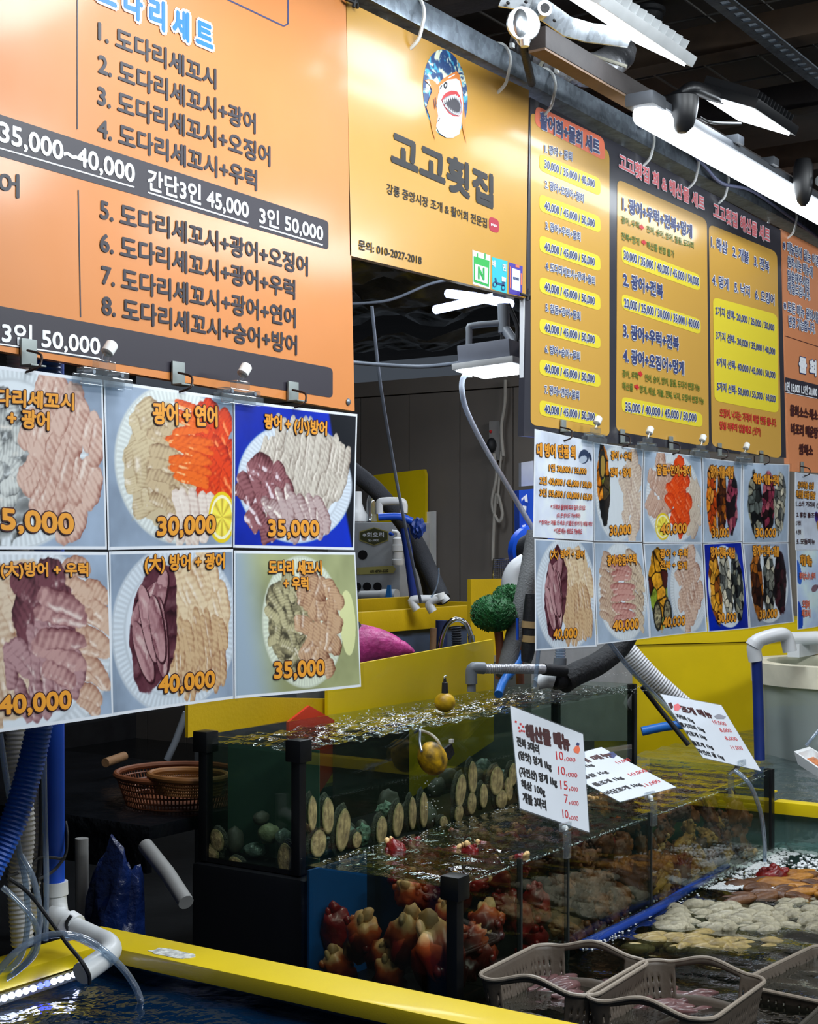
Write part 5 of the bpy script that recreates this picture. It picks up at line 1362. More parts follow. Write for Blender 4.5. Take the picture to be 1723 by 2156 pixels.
tag(MB().tube([az(1225, 1990, .34), az(1300, 1955, .345), az(1380, 1915, .345), az(1450, 1872, .345), az(1530, 1826, .34)], .015, 12).build('float_hose', mat('blue_float', (20, 66, 165), .4)), 'blue float hose lying along the foot of the lower glass tank', 'hose')

# ------------------------------------------------------------------ price cards on the lower tank
m_card = mat('laminated_card', (226, 232, 240), .22, var=.02, coat=.5)
def card(label, q, rows, upv, clip_px, clip_d, extra=()):
    """q: TL, TR, BR, BL as (x, y, depth)"""
    c = [ad(*p) for p in q]
    t = thing('price_card', label, 'price card', sum(c, Vector()) / 4, 'clip-on price cards')
    nrm = (c[1] - c[3]).cross(c[0] - c[2]).normalized()
    o_, w_ = Vector((0, 0, EYE)), sum(c, Vector()) / 4
    c = [o_ + (p - o_) * ((w_ - o_).dot(nrm) / (p - o_).dot(nrm)) for p in c]
    if nrm.dot(Vector((0, 0, EYE)) - c[0]) < 0: nrm = -nrm
    MB().prism(c, -nrm * .0015).build('card', m_card, t, smooth=False)
    w = sum(c, Vector()) / 4
    MB().prism([p + (p - w) * .025 - nrm * .0003 for p in c], -nrm * .0008).build('laminate_edge', m_clear, t, smooth=False)
    def f(x, y, layer):
        r = ray(x, y); o = Vector((0, 0, EYE))
        return o + r * ((c[0] - o).dot(nrm) / r.dot(nrm)) + nrm * (.0004 + .0004 * layer)
    k = Ink(f)
    for body, x0, y0, x1, y1, h, key, bold in rows: k.text(body, x0, y0, x1, y1, h, key, bold, 2, up=upv)
    for pts, key in extra: k.poly(pts, key, 1, 'printed_picture')
    k.build(t, INK)
    p = ad(*clip_px, clip_d); e = clip_px
    g = ad(e[0], e[1] + 14, clip_d); b = Vector((p.x, 1.985, .652))
    cl = thing('card_clip', 'clear jointed clip ' + label[label.index('card') + 4:].strip() if 0 else label.replace('price card', 'clip holding the card').replace('laminated ', 'clear '), 'clip', b, 'card clips on the tank rim')
    MB().box(p.x - .03, p.x + .03, p.y - .006, p.y + .004, p.z - .008, p.z + .014, .002).build('jaw', m_clear, cl)
    MB().tube([p, b + Vector((0, 0, .035))], .006, 10).build('stem', m_tie, cl)
    MB().ball(p.lerp(b + Vector((0, 0, .035)), .35), .010, 2).build('upper_joint', m_tie, cl)
    MB().ball(b + Vector((0, 0, .032)), .011, 2).build('lower_joint', m_clear, cl)
    MB().box(b.x - .014, b.x + .014, b.y - .014, b.y - .001, b.z - .045, b.z + .03, .003).build('clamp', m_clear, cl)
    return t
z3 = zoomed(2.2, 940, 1300)
def C3(body, x0, y0, x1, y1, h, key='black', bold=.05): a, b = z3(x0, y0), z3(x1, y1); return (body, *a, *b, h / 2.2, key, bold)
fl = [([z3(x, y), z3(x + 9, y + 3), z3(x + 7, y + 12), z3(x - 2, y + 8)], 'red') for x, y in ((318, 478), (340, 488), (332, 505), (352, 500), (345, 520), (336, 522), (356, 522))]
fl += [([z3(588, 612), z3(598, 596), z3(612, 592), z3(620, 612), z3(612, 632), z3(594, 626)], 'coral'), ([z3(600, 590), z3(606, 578), z3(618, 586), z3(612, 598)], 'navy')]
card('laminated price card of sea squirt and abalone prices, upright and nearest', [(1075, 1486, 4.245), (1228, 1546, 4.44), (1241, 1752, 4.30), (1096, 1702, 4.10)],
     [C3('해산물 메뉴', 372, 566, 572, 618, 72, 'brown', .07), C3('전복 3마리', 328, 592, 430, 634, 42), C3('(암컷) 멍게 1kg', 336, 660, 487, 716, 46), C3('(자연산) 멍게 1kg', 340, 737, 513, 790, 48), C3('해삼 100g', 350, 795, 458, 834, 46), C3('개불 3마리', 356, 855, 463, 894, 46)] +
     [C3(p, x0, y0, x1, y0 + 4, h, 'red', .0) for p, x0, y0, x1, h in (('10,', 510, 665, 552, 46), ('000', 556, 666, 598, 20), ('10,', 520, 735, 560, 46), ('000', 564, 738, 607, 20), ('15,', 530, 802, 574, 46), ('000', 578, 803, 609, 20), ('7,', 548, 865, 574, 46), ('000', 580, 868, 613, 20), ('10,', 540, 935, 574, 46), ('000', 578, 938, 611, 20))], (-.09, -1), (1190, 1742), 4.2, fl)
card('laminated price card of clam prices, tilted far back behind the upright one', [(1149, 1604, 4.74), (1267, 1573, 4.96), (1424, 1657, 4.80), (1306, 1688, 4.58)],
     [C3('조개 메뉴', 590, 690, 775, 642, 38, 'brown', .06), C3('가리비 1kg', 585, 718, 690, 690, 30), C3('홍합 1kg', 650, 752, 757, 722, 32), C3('돌조개 1kg', 700, 786, 828, 750, 34), C3('비단조개 1kg', 756, 826, 914, 780, 36),
      C3('11,000', 800, 680, 860, 664, 24, 'red', 0), C3('10,000', 862, 738, 940, 716, 28, 'red', 0), C3('11,000', 925, 788, 1000, 764, 28, 'red', 0)], (-.85, -.46), (1368, 1676), 4.69,
     [([z3(748, 630), z3(770, 622), z3(790, 636), z3(776, 652), z3(756, 648)], 'navy')])
z5 = zoomed(4.498, 1340, 1300)
def C5(body, x0, y0, x1, y1, h, key='black', bold=.05): a, b = z5(x0, y0), z5(x1, y1); return (body, *a, *b, h / 4.498, key, bold)
card('laminated price card of scallop prices by the far corner post', [(1391, 1461, 5.20), (1519, 1485, 5.42), (1603, 1623, 5.27), (1481, 1595, 5.05)],
     [C5('조개 메뉴', 448, 900, 728, 958, 78, 'brown', .07), C5('가리비 1kg', 396, 962, 556, 1008, 62), C5('홍가리비 1kg', 434, 1042, 656, 1094, 62), C5('키조개 1kg', 492, 1122, 672, 1164, 62), C5('돌조개 1kg', 548, 1216, 738, 1258, 62), C5('자연산 굴 1kg', 604, 1294, 842, 1356, 62),
      C5('10,000', 740, 1015, 862, 1032, 50, 'red', 0), C5('8,000', 806, 1092, 912, 1096, 50, 'red', 0), C5('8,000', 856, 1168, 968, 1174, 50, 'red', 0), C5('11,000', 912, 1256, 1018, 1262, 50, 'red', 0)], (-.53, -.85), (1562, 1608), 5.2,
     [([z5(300, 815), z5(330, 805), z5(352, 850), z5(330, 870)], 'brown'), ([z5(355, 830), z5(395, 815), z5(432, 850), z5(395, 885), z5(360, 880)], 'pink'), ([z5(735, 935), z5(780, 915), z5(850, 940), z5(830, 962), z5(760, 960)], 'lgrey')])

# ------------------------------------------------------------------ floats
m_buoy = mat('yellow_float', (236, 190, 16), .45, vs=16, c2=(150, 110, 10), bump=.15)
def buoy(label, c, rx, rz, tilt, dark):
    t = thing('float_buoy', label, 'float', c)
    M = Matrix.Rotation(tilt, 3, 'Y')
    MB().ball(c, (rx, rx, rz), 3, M).build('float_body', m_buoy if not dark else mat('algae_stained_float', (226, 176, 14), .5, vs=26, c2=(20, 19, 14), bump=.2), t)
    return t
c = ad(937, 1479, 5.05); t = buoy('small yellow float bobbing upright in the upper tank', c, .037, .034, 0, False)
MB().tube([c + Vector((0, 0, .03)), c + Vector((0, 0, .068)), c + Vector((.0, 0, .07)), c + Vector((0, 0, .085))], [.012, .010, .006, .004], 10, 0).build('black_spigot', m_rubber, t)
MB().tube([c + Vector((0, 0, .08)), c + Vector((-.005, 0, .088)), c + Vector((.008, 0, .092)), c + Vector((.012, 0, .088))], .002, 6).build('knot', m_tie, t)
c = av(911, 1597, V0 - .05); t = buoy('yellow and black stained float hanging outside the upper tank pane', c, .046, .058, R(-35), True)
a = av(884, 1546, V0 - .01)
MB().tube([av(888, 1582, V0 - .06), av(884, 1562, V0 - .03), a + Vector((0, 0, .012)), a + Vector((0, .02, .002))], .004, 8).build('chain_hanger', galv, t)
MB().tube([a + Vector((0, 0, .012)), av(905, 1545, V0 - .02), av(922, 1560, V0 - .05), av(930, 1580, V0 - .06)], .005, 8).build('cord', mat('pale_cord', (190, 186, 170), .7), t)
MB().prism([av(930, 1582, V0 - .06), av(952, 1566, V0 - .05), av(958, 1586, V0 - .05), av(948, 1600, V0 - .05), av(940, 1592, V0 - .05)], (.0, .01, 0)).build('black_tab', m_rubber, t)
MB().box(*[v for pr in zip(av(951, 1560, V0 - .055) - Vector((.006, .006, .006)), av(951, 1560, V0 - .055) + Vector((.006, .006, .006))) for v in pr]).build('tab_end', m_tie, t)

# ------------------------------------------------------------------ yellow partitions and plates behind the upper tank
def plate(name, px, v, th, m, label, cat):
    return tag(MB().prism([av(x, y, v) for x, y in px], (0, th, 0)).build(name, m, None, smooth=False), label, cat)
plate('yellow_partition', [(690, 1409), (1040, 1346), (1040, 1560), (690, 1800)], 3.0, .012, m_yel, 'bright yellow partition board standing behind the upper glass tank', 'partition')
plate('yellow_partition', [(396, 1466), (692, 1471), (692, 1503), (396, 1553)], 3.03, .012, m_yeld, 'darker yellow board low behind the near end of the upper tank', 'partition')
plate('orange_scoop', [(608, 1520), (652, 1486), (704, 1516), (720, 1600), (640, 1720), (610, 1720)], 2.95, .01, mat('orange_plastic', (214, 62, 30), .4), 'orange-red plastic scoop standing behind the upper glass tank', 'scoop')
plate('maroon_sheet', [(706, 1545), (862, 1518), (862, 1840), (706, 1860)], 2.93, .01, mat('dark_maroon', (66, 44, 44), .6, var=.2, vs=6), 'added dark maroon sheet seen through the water of the upper tank', 'board')  # sheet added to fill the dark maroon zone behind the tank
plate('grey_board', [(1080, 1355), (1332, 1330), (1332, 1560), (1080, 1560)], 3.25, .02, mat('pale_grey_board', (176, 180, 184), .6), 'pale grey board behind the pipes of the upper tank', 'board')
t = thing('magenta_sleeve', 'magenta gathered rubber sleeve lying behind the yellow partition', 'sleeve', ad(800, 1360, 5.5))
MB().tube([ad(735, 1366, 5.5), ad(762, 1358, 5.5), ad(800, 1358, 5.5), ad(838, 1366, 5.5), ad(850, 1367, 5.5), ad(872, 1374, 5.5)], [.092, .080, .060, .040, .030, .008], 26, 6).build('gathered_cuff', mat('magenta_rubber', (206, 66, 146), .45, var=.25, vs=14, bump=.9, bs=34), t)
MB().ball(ad(742, 1352, 5.48), (.06, .05, .09), 2).build('dark_opening', m_rubber, t)

# ------------------------------------------------------------------ stall interior
t = thing('yellow_trough', 'yellow trimmed trough with blue-grey sides at the back of the stall', 'trough', (6, 3.9, .6))
A, B_ = av(700, 1302, 3.9), av(1068, 1276, 3.9)
zt = A.z + .02
MB().box(A.x, B_.x, 3.88, 3.93, zt - .10, zt, .006).build('front_rim', m_yeld, t)
MB().box(A.x, B_.x, 4.35, 4.40, zt - .05, zt + .03, .006).build('back_rim', m_yeld, t)
MB().box(A.x, B_.x, 3.90, 3.92, 0, zt - .10).build('side_wall', mat('blue_grey_frp', (74, 90, 118), .5), t, smooth=False)
MB().box(A.x, B_.x, 3.93, 4.36, zt - .16, zt - .15).build('water_surface', mat('dark_trough_water', (30, 34, 36), .1), t, smooth=False)
MB().box(B_.x - .03, B_.x, 3.9, 4.4, 0, zt).build('end_wall', m_yeld, t, smooth=False)
plate('yellow_end_board', [(992, 1220), (1090, 1218), (1090, 1440), (992, 1440)], 3.55, .02, m_yeld, 'yellow upright board behind the green scrubber', 'board')
tag(MB().prism([au(790, 1000, 8.2), au(893, 988, 8.2), au(896, 1000, 8.2), au(896, 1740, 8.2), au(782, 1740, 8.2), au(782, 1004, 8.2)], (.03, 0, 0)).build('yellow_cutting_board', m_yel, None, smooth=False), 'tall yellow board leaning on the panelled partition', 'board')
tag(MB().prism([au(898, 1078, 8.22), au(914, 1076, 8.22), au(914, 1215, 8.22), au(898, 1215, 8.22)], (.03, 0, 0)).build('filler_strip', m_pvc, None, smooth=False), 'narrow white panel beside the tall yellow board', 'panel')
# skimmer machine
t = thing('water_machine', 'grey water treatment cabinet with olive badge in the stall', 'machine', au(800, 1265, 6.6))
a, b = au(690, 1101, 6.6), au(842, 1262, 6.6)
MB().box(6.6, 6.9, b.y, a.y, b.z, a.z, .006).build('cabinet', mat('grey_enamel', (172, 176, 180), .45), t)
MB().box(6.58, 6.92, b.y - .01, a.y + .01, b.z - .035, b.z, .004).build('navy_base', mat('navy_plastic', (24, 36, 74), .5), t)
k = Ink(lambda x, y, l: au(x, y, 6.598 - .001 * l))
k.poly([(757, 1119), (788, 1110), (818, 1119), (818, 1138), (788, 1149), (757, 1138)], 'olive', 1, 'badge')
k.poly([(759, 1121), (788, 1112), (816, 1121), (816, 1136), (788, 1147), (759, 1136)], 'moss', 2, 'badge')
k.text('※회오리', 764, 1131, 808, 1131, 10, 'skin', .04, 3, name='badge'); k.text('SL-3000', 776, 1140, 798, 1140, 5, 'skin', .02, 3, name='badge')
k.poly([(752, 1195), (828, 1191), (834, 1198), (828, 1207), (752, 1210)], 'olive', 1, 'phone_strip')
k.text('071-8750-2222', 780, 1206, 818, 1204, 5, 'black', .04, 2, name='phone_strip')
for x, y, r in ((764, 1168, 10), (752, 1235, 9), (773, 1235, 9), (795, 1235, 9)): k.poly([(x + r * math.cos(i * .314), y + r * math.sin(i * .314)) for i in range(20)], 'black', 1)
k.build(t, INK)
def pipe(name, label, pts, r, m, cat='pipe', n=12, ridge=None, smooth=6):
    return tag(MB().tube(pts, r, n, smooth, ridge=ridge).build(name, m), label, cat)
p = au(783, 1098, 6.75)
t = thing('water_bottle', 'clear bottle with blue cap on the grey cabinet', 'bottle', p)
k_ = 6.75 / ray(783, 1098).x / FPX
MB().lathe([(10 * k_, 0), (11.5 * k_, 3 * k_), (11.5 * k_, 38 * k_), (10 * k_, 48 * k_), (5 * k_, 60 * k_), (4 * k_, 64 * k_)], Matrix.Translation(p), 18).build('bottle_body', m_clear, t)
MB().lathe([(5 * k_, 63 * k_), (5 * k_, 70 * k_)], Matrix.Translation(p), 16).build('cap', mat('blue_cap', (30, 70, 190), .4), t)
p = au(752, 1098, 6.72)
tag(MB().lathe([(.06, 0), (.06, .04), (.045, .06), (.03, .10), (.028, .16), (.026, .17)], Matrix.Translation(p), 18).build('pipe_reducer', m_pvc), 'white conical pipe reducer standing on the grey cabinet', 'pipe')
d = 7.2
pipe('pipe_loop', 'white pipe loop above the grey cabinet', [ad(799, 1082, d), ad(799, 1062, d), ad(806, 1056, d), ad(842, 1056, d), ad(850, 1062, d), ad(850, 1080, d)], .020, m_pvc, smooth=4)
pipe('foam_clad_hose', 'thick dark grey foam-clad hose slanting across the tall yellow board', [ad(735, 985, 7.3), ad(800, 1040, 7.4), ad(872, 1135, 7.6), ad(908, 1210, 7.6), ad(932, 1262, 7.5)], .044, m_foamhose)
pipe('blue_hose', 'blue hose running from the grey cabinet to a knotted end', [ad(797, 1089, 7.0), ad(840, 1088, 7.0), ad(868, 1098, 7.0)], .018, m_bluepipe)
tag(MB().ball(ad(880, 1112, 7.0), (.034, .034, .045), 3, rough=.5, fs=10).build('blue_glove', mat('blue_rubber', (24, 60, 140), .5, bump=.4, bs=40)), 'dark blue bundled glove tied at the hose end', 'glove')
pipe('blue_hose', 'dark blue hose dropping beside the grey cabinet', [ad(852, 1112, 7.0), ad(862, 1180, 7.0), ad(872, 1262, 7.0)], .022, mat('navy_hose', (16, 44, 120), .45))
pipe('foam_clad_hose', 'dark hose behind the grey cabinet edge', [ad(862, 1150, 7.7), ad(890, 1200, 7.7), ad(905, 1262, 7.7)], .03, m_rubber)
t = thing('pipe_valve', 'white upright valve union on the cabinet side with blue tap', 'valve', au(838, 1190, 6.5))
p = au(838, 1190, 6.52); k_ = 6.52 / ray(838, 1190).x / FPX
MB().lathe([(12 * k_, 0), (13 * k_, 3 * k_), (13 * k_, 12 * k_), (11 * k_, 13 * k_), (11 * k_, 28 * k_), (13 * k_, 30 * k_), (13 * k_, 42 * k_), (11 * k_, 43 * k_), (11 * k_, 56 * k_), (5 * k_, 60 * k_)], Matrix.Translation(p), 18).build('union_body', m_pvc, t)
MB().tube([p + Vector((0, 0, 58 * k_)), p + Vector((0, .0, 68 * k_)), p + Vector((-.01, .03, 71 * k_))], 4.5 * k_, 10, 3).build('spout', m_pvc, t)
MB().ball(p + Vector((-.01, .035, 66 * k_)), (.012, .018, .012), 2).build('tap', m_bluepipe, t)
t = thing('drain_valve', 'white drain pipe with blue lever low on the grey cabinet', 'valve', au(800, 1255, 6.5))
MB().tube([au(760, 1253, 6.5), au(836, 1252, 6.5)], .024, 14, 0).build('drain_pipe', m_pvc, t)
MB().tube([au(806, 1252, 6.49), au(836, 1252, 6.49)], .030, 14, 0).build('collar', m_pvc, t)
MB().prism([au(818, 1232, 6.46), au(824, 1232, 6.46), au(826, 1264, 6.46), au(822, 1270, 6.46), au(814, 1256, 6.46)], (-.01, 0, 0)).build('lever', mat('light_blue_lever', (50, 130, 210), .4), t)
t = thing('elbow_cluster', 'white pipe elbows and tees on the trough rim', 'pipe', ad(905, 1275, 6.9))
d = 6.9
MB().tube([ad(878, 1284, d), ad(868, 1268, d), ad(874, 1262, d), ad(920, 1262, d)], .020, 12, 3).build('elbow', m_pvc, t)
MB().tube([ad(912, 1288, d), ad(904, 1268, d), ad(930, 1258, d), ad(940, 1266, d)], .022, 12, 3).build('tee', m_pvc, t)
MB().tube([ad(925, 1250, d), ad(930, 1262, d)], .026, 12, 0).build('collar', m_tie, t)
pipe('thin_hose', 'thin pale hose standing up behind the trough elbows', [ad(908, 1258, 6.8), ad(918, 1240, 6.8), ad(924, 1215, 6.8), ad(924, 1195, 6.8)], .004, m_hose, 'hose')
t = thing('faucet', 'polished steel gooseneck faucet behind the yellow partition', 'faucet', ad(960, 1350, 5.9))
d = 5.9
MB().tube([ad(925, 1385, d), ad(930, 1348, d), ad(942, 1316, d), ad(962, 1304, d), ad(982, 1314, d), ad(992, 1338, d)], .0105, 12).build('spout', m_steel, t)
MB().tube([ad(992, 1338, d), ad(994, 1352, d)], .014, 12, 0).build('nozzle', m_steel, t)
pipe('ribbed_drain_hose', 'grey ribbed hose standing inside the faucet arch', [ad(962, 1395, 6.0), ad(962, 1345, 6.0), ad(960, 1318, 6.0)], .020, m_foamhose, 'hose', ridge=(.003, .01))
pipe('navy_pipe', 'short dark navy pipe stub before the trough wall', [ad(930, 1370, 6.2), ad(930, 1306, 6.2)], .026, mat('navy_plastic', (24, 36, 74), .5), smooth=0)
pipe('wooden_stick', 'wooden stick leaning by the trough wall', [ad(911, 1385, 6.1), ad(913, 1322, 6.1)], .014, m_wood, 'stick', smooth=0)
tag(MB().box(3.85, 5.45, 3.06, 3.52, 0, 1.03, .004).build('sink_counter', mat('dull_steel', (120, 126, 130), .35, metal=.6)), 'dull steel sink counter hidden behind the yellow partition', 'counter')
tag(MB().box(6.58, 6.95, b.y - .01, a.y + .01, 0, b.z - .036, .004).build('dark_cabinet', m_black), 'dark cabinet under the grey water treatment cabinet', 'cabinet')
# scrubbers
def scrubber(name, label, c, r, col, band, handle):
    t = thing(name, label, 'scrubber', c)
    b = MB(); b.ball(c, (r, r, r * .82), 4)
    random.seed(int(r * 1000))
    for v in list(b.b.verts): v.co = c + (v.co - c) * (1 + .10 * mnoise.noise(v.co * 60) + .05 * mnoise.noise(v.co * 150))
    b.build('curly_head', col, t)
    tb = MB()
    for i in range(420):
        z = random.uniform(-1, 1); a = random.uniform(0, 6.28); q = math.sqrt(1 - z * z)
        nrm = Vector((q * math.cos(a), q * math.sin(a), z * .82)); p = c + nrm * r * 1.0; tg = nrm.orthogonal() * .006
        tb.tube([p - tg, p + nrm * .007, p + tg], .0016, 4, 2)
    o = tb.build('curls', col, t); o['kind'] = 'stuff'
    if band: MB().ball(c + Vector((.02, -.06, .02)) * 1.0, (r * .55, r * .5, r * .5), 3, rough=.2).build('red_band', band, t)
    if handle: MB().tube(handle, .017, 12).build('handle', mat('reddish_wood', (128, 74, 48), .55, vs=20), t)
m_green = mat('green_nylon_mesh', (22, 104, 44), .6, var=.3, vs=60, bump=.6, bs=150)
d = 5.5
scrubber('mesh_scrubber', 'round green mesh scrubber on a wooden handle', ad(1040, 1291, d), .083, m_green, None, [ad(1050, 1330, d), ad(1054, 1380, d), ad(1052, 1430, d)])
scrubber('mesh_scrubber', 'second green scrubber with red band behind the round one', ad(1072, 1258, 5.75), .06, m_green, mat('red_nylon_mesh', (170, 30, 44), .6, vs=60, bump=.5, bs=120), [ad(1082, 1285, 5.75), ad(1092, 1360, 5.75), ad(1096, 1440, 5.75)])
tag(MB().tube([ad(1078, 1245, 6.0), ad(1080, 1220, 6.0), ad(1090, 1200, 6.0), ad(1110, 1186, 6.0)], .045, 18).build('elbow', m_pvc), 'large white pipe elbow behind the green scrubbers', 'pipe')
pipe('grey_hose', 'mid grey sleeve-clad hose slanting down behind the wooden handle', [ad(1128, 1120, 5.6), ad(1108, 1230, 5.55), ad(1085, 1330, 5.5), ad(1062, 1425, 5.45)], .034, mat('grey_sleeve', (120, 122, 122), .7, var=.2, bump=.4, bs=150))
t = thing('pump_valve', 'black valve stack with beige collars beside the lower photo menu', 'valve', ad(1116, 1390, 5.4))
d = 5.4
MB().tube([ad(1118, 1250, d), ad(1116, 1300, d), ad(1112, 1370, d), ad(1108, 1394, d)], [.020, .026, .026, .018], 14, 3).build('black_body', m_rubber, t)
for y in (1308, 1338): MB().tube([ad(1117, y, d), ad(1116, y + 14, d)], .031, 14, 0).build('collar', mat('beige_plastic', (190, 160, 110), .5), t)
MB().box(*[v for pr in zip(ad(1090, 1330, 5.38) - Vector((.004, .004, .03)), ad(1090, 1330, 5.38) + Vector((.004, .004, .05))) for v in pr]).build('blue_tag', m_bluepipe, t)
pipe('blue_hose', 'bright blue hose entering the upper tank behind the foil pipe', [ad(1100, 1375, 5.5), ad(1085, 1405, 5.45), ad(1062, 1432, 5.4), ad(1050, 1462, 5.3)], .016, mat('bright_blue_hose', (36, 120, 214), .4))
t = thing('blue_blower', 'blue blower unit half hidden behind the white notice sheet', 'blower', ad(1112, 1100, 6.2))
d = 6.2
MB().prism([ad(1093, 1032, d), ad(1140, 1028, d), ad(1140, 1132, d), ad(1095, 1134, d)], (.06, .06, 0)).build('blue_case', m_bluepipe, t, smooth=False)
MB().lathe([(.09, -.03), (.11, -.02), (.11, .02), (.08, .03)], Matrix.Translation(ad(1122, 1160, d)) @ Matrix.Rotation(R(90), 4, 'X') @ Matrix.Rotation(R(-30), 4, 'Y'), 22).build('fan_ring', m_bluepipe, t)
k = Ink(lambda x, y, l: ad(x, y, d - .012 - .001 * l))
k.poly([(1098, 1050), (1110, 1040), (1112, 1058), (1106, 1056), (1104, 1048), (1099, 1056)], 'white', 1, 'white_mark'); k.poly([(1101, 1064), (1109, 1066), (1108, 1078), (1102, 1084)], 'white', 1, 'white_mark'); k.poly([(1100, 1106), (1107, 1104), (1106, 1112), (1101, 1114)], 'white', 1, 'white_mark')
k.build(t, INK)
MB().lathe([(.06, -.05), (.085, 0), (.06, .05)], Matrix.Translation(ad(1124, 1160, 6.1)) @ Matrix.Rotation(R(90), 4, 'X'), 18).build('black_hub', m_rubber, t)
tag(MB().prism([ad(1098, 974, 6.3), ad(1124, 970, 6.3), ad(1124, 1022, 6.3), ad(1098, 1024, 6.3)], (.03, .03, 0)).build('control_box', mat('pale_control_box', (170, 174, 184), .5), None, smooth=False), 'pale grey control box above the blue blower', 'box')
t = thing('power_strip', 'grey power strip hung on the panelled partition', 'power strip', au(1042, 930, 8.25))
a = au(1042, 928, 8.25)
MB().box(8.24, 8.29, a.y - .04, a.y + .04, a.z - .13, a.z + .13, .01).build('housing', mat('grey_socket', (150, 148, 146), .5), t)
MB().ball(a + Vector((-.03, .005, -.03)), (.04, .03, .05), 2).build('plug', m_rubber, t)
MB().ball(a + Vector((-.02, .02, .06)), (.01, .01, .012), 1).build('red_switch', INK['red'], t)
for i, (l, pts) in enumerate([('white cable hanging above the grey power strip', [(1064, 800), (1063, 850), (1056, 900), (1060, 960)]), ('white cable looping below the grey power strip', [(1040, 955), (1046, 1000), (1036, 1060), (1050, 1098), (1058, 1080), (1046, 1040), (1040, 1110), (1038, 1180)]), ('second cable running down beside the looped one', [(1056, 950), (1052, 1000), (1048, 1060)])]):
    pipe('cable', l, [au(x, y, 8.22) for x, y in pts], .011 if i < 2 else .008, mat('white_cable', (176, 172, 164), .6), 'cable', 8)
t = thing('wire_rack', 'fine wire mesh rack standing before the panelled partition', 'rack', ad(1062, 1200, 7.0))
f = [ad(1040, 1178, 7.0), ad(1092, 1176, 7.0), ad(1092, 1225, 7.0), ad(1038, 1228, 7.0)]
MB().tube(f, .006, 8, 0, close=True).build('frame', m_steel, t)
b = MB()
for i in range(1, 12): b.tube([f[0].lerp(f[1], i / 12), f[3].lerp(f[2], i / 12)], .0015, 4, 0); b.tube([f[0].lerp(f[3], i / 12), f[1].lerp(f[2], i / 12)], .0015, 4, 0)
b.build('mesh', m_steel, t)
# pipes over the upper tank
t = thing('foil_wrapped_pipe', 'silver foil-wrapped pipe with grey elbow over the upper tank', 'pipe', ad(1090, 1410, 5.15))
d = 5.2
MB().tube([ad(1012, 1408, 5.15), ad(1080, 1408, d), ad(1145, 1409, 5.3)], .017, 14, 8, ridge=(.0012, .008)).build('foil_sleeve', m_duct, t)
MB().tube([ad(1020, 1407, 5.15), ad(1000, 1406, 5.14), ad(993, 1412, 5.14), ad(993, 1440, 5.14)], .021, 14, 3).build('grey_elbow', m_pvcgrey, t)
MB().tube([ad(993, 1436, 5.14), ad(993, 1456, 5.14)], .016, 12, 0).build('outlet', m_pvcgrey, t)
MB().tube([ad(1145, 1409, 5.3), ad(1190, 1413, 5.35)], .022, 12, 0).build('coupling', m_rubber, t)
t = thing('pipe_tee', 'grey pipe tee with ribbed riser over the upper tank', 'pipe', ad(1180, 1400, 5.38))
MB().tube([ad(1178, 1418, 5.38), ad(1180, 1385, 5.38)], [.025, .024], 14, 0).build('tee_body', m_pvcgrey, t)
MB().tube([ad(1180, 1386, 5.38), ad(1181, 1340, 5.38)], .019, 14, 0, ridge=(.002, .01)).build('ribbed_riser', m_hose, t)
t = thing('thick_black_hose', 'thick dark insulated hose rising from the upper tank behind the photo menus', 'hose', ad(1250, 1400, 5.5))
MB().tube([ad(1186, 1436, 5.4), ad(1215, 1418, 5.45), ad(1262, 1396, 5.55), ad(1305, 1360, 5.65), ad(1328, 1320, 5.7)], .044, 16, 6).build('foam_sleeve', mat('frayed_foam_sleeve', (52, 54, 56), .85, var=.3, vs=10, bump=.7, bs=70), t)
MB().tube([ad(1128, 1442, 5.36), ad(1150, 1432, 5.38), ad(1168, 1436, 5.38)], [.020, .032, .026], 14, 4).build('wet_coupling', m_pvc, t)
MB().tube([ad(1168, 1436, 5.38), ad(1188, 1432, 5.4)], .030, 14, 0).build('band', m_rubber, t)
pipe('clear_hose', 'thin clear hose crossing in front of the thick black hose', [ad(1282, 1350, 5.3), ad(1330, 1412, 5.35), ad(1395, 1480, 5.4), ad(1440, 1530, 5.4)], .0085, m_hose, 'hose')
pipe('clear_hose', 'thin clear hose dropping into the upper tank beside the foil pipe', [ad(1134, 1368, 5.2), ad(1131, 1400, 5.2), ad(1126, 1446, 5.2)], .008, m_hose, 'hose')
pipe('insulated_pipe', 'white ribbed insulated pipe slanting beyond the upper tank', [ad(1322, 1372, 6.0), ad(1370, 1425, 6.0), ad(1445, 1492, 6.0)], .043, mat('white_ribbed_wrap', (226, 228, 230), .5, var=.06, bump=.2), ridge=(.0012, .012))
pipe('black_strap', 'black strap running beneath the white insulated pipe', [ad(1352, 1445, 5.8), ad(1395, 1500, 5.8), ad(1450, 1568, 5.8)], .010, m_rubber, 'strap')
pipe('blue_hose', 'blue hose lying along the foot of the yellow counter', [ad(1352, 1540, 6.9), ad(1400, 1530, 6.9), ad(1455, 1524, 6.9)], .022, MATS['bright_blue_hose'])
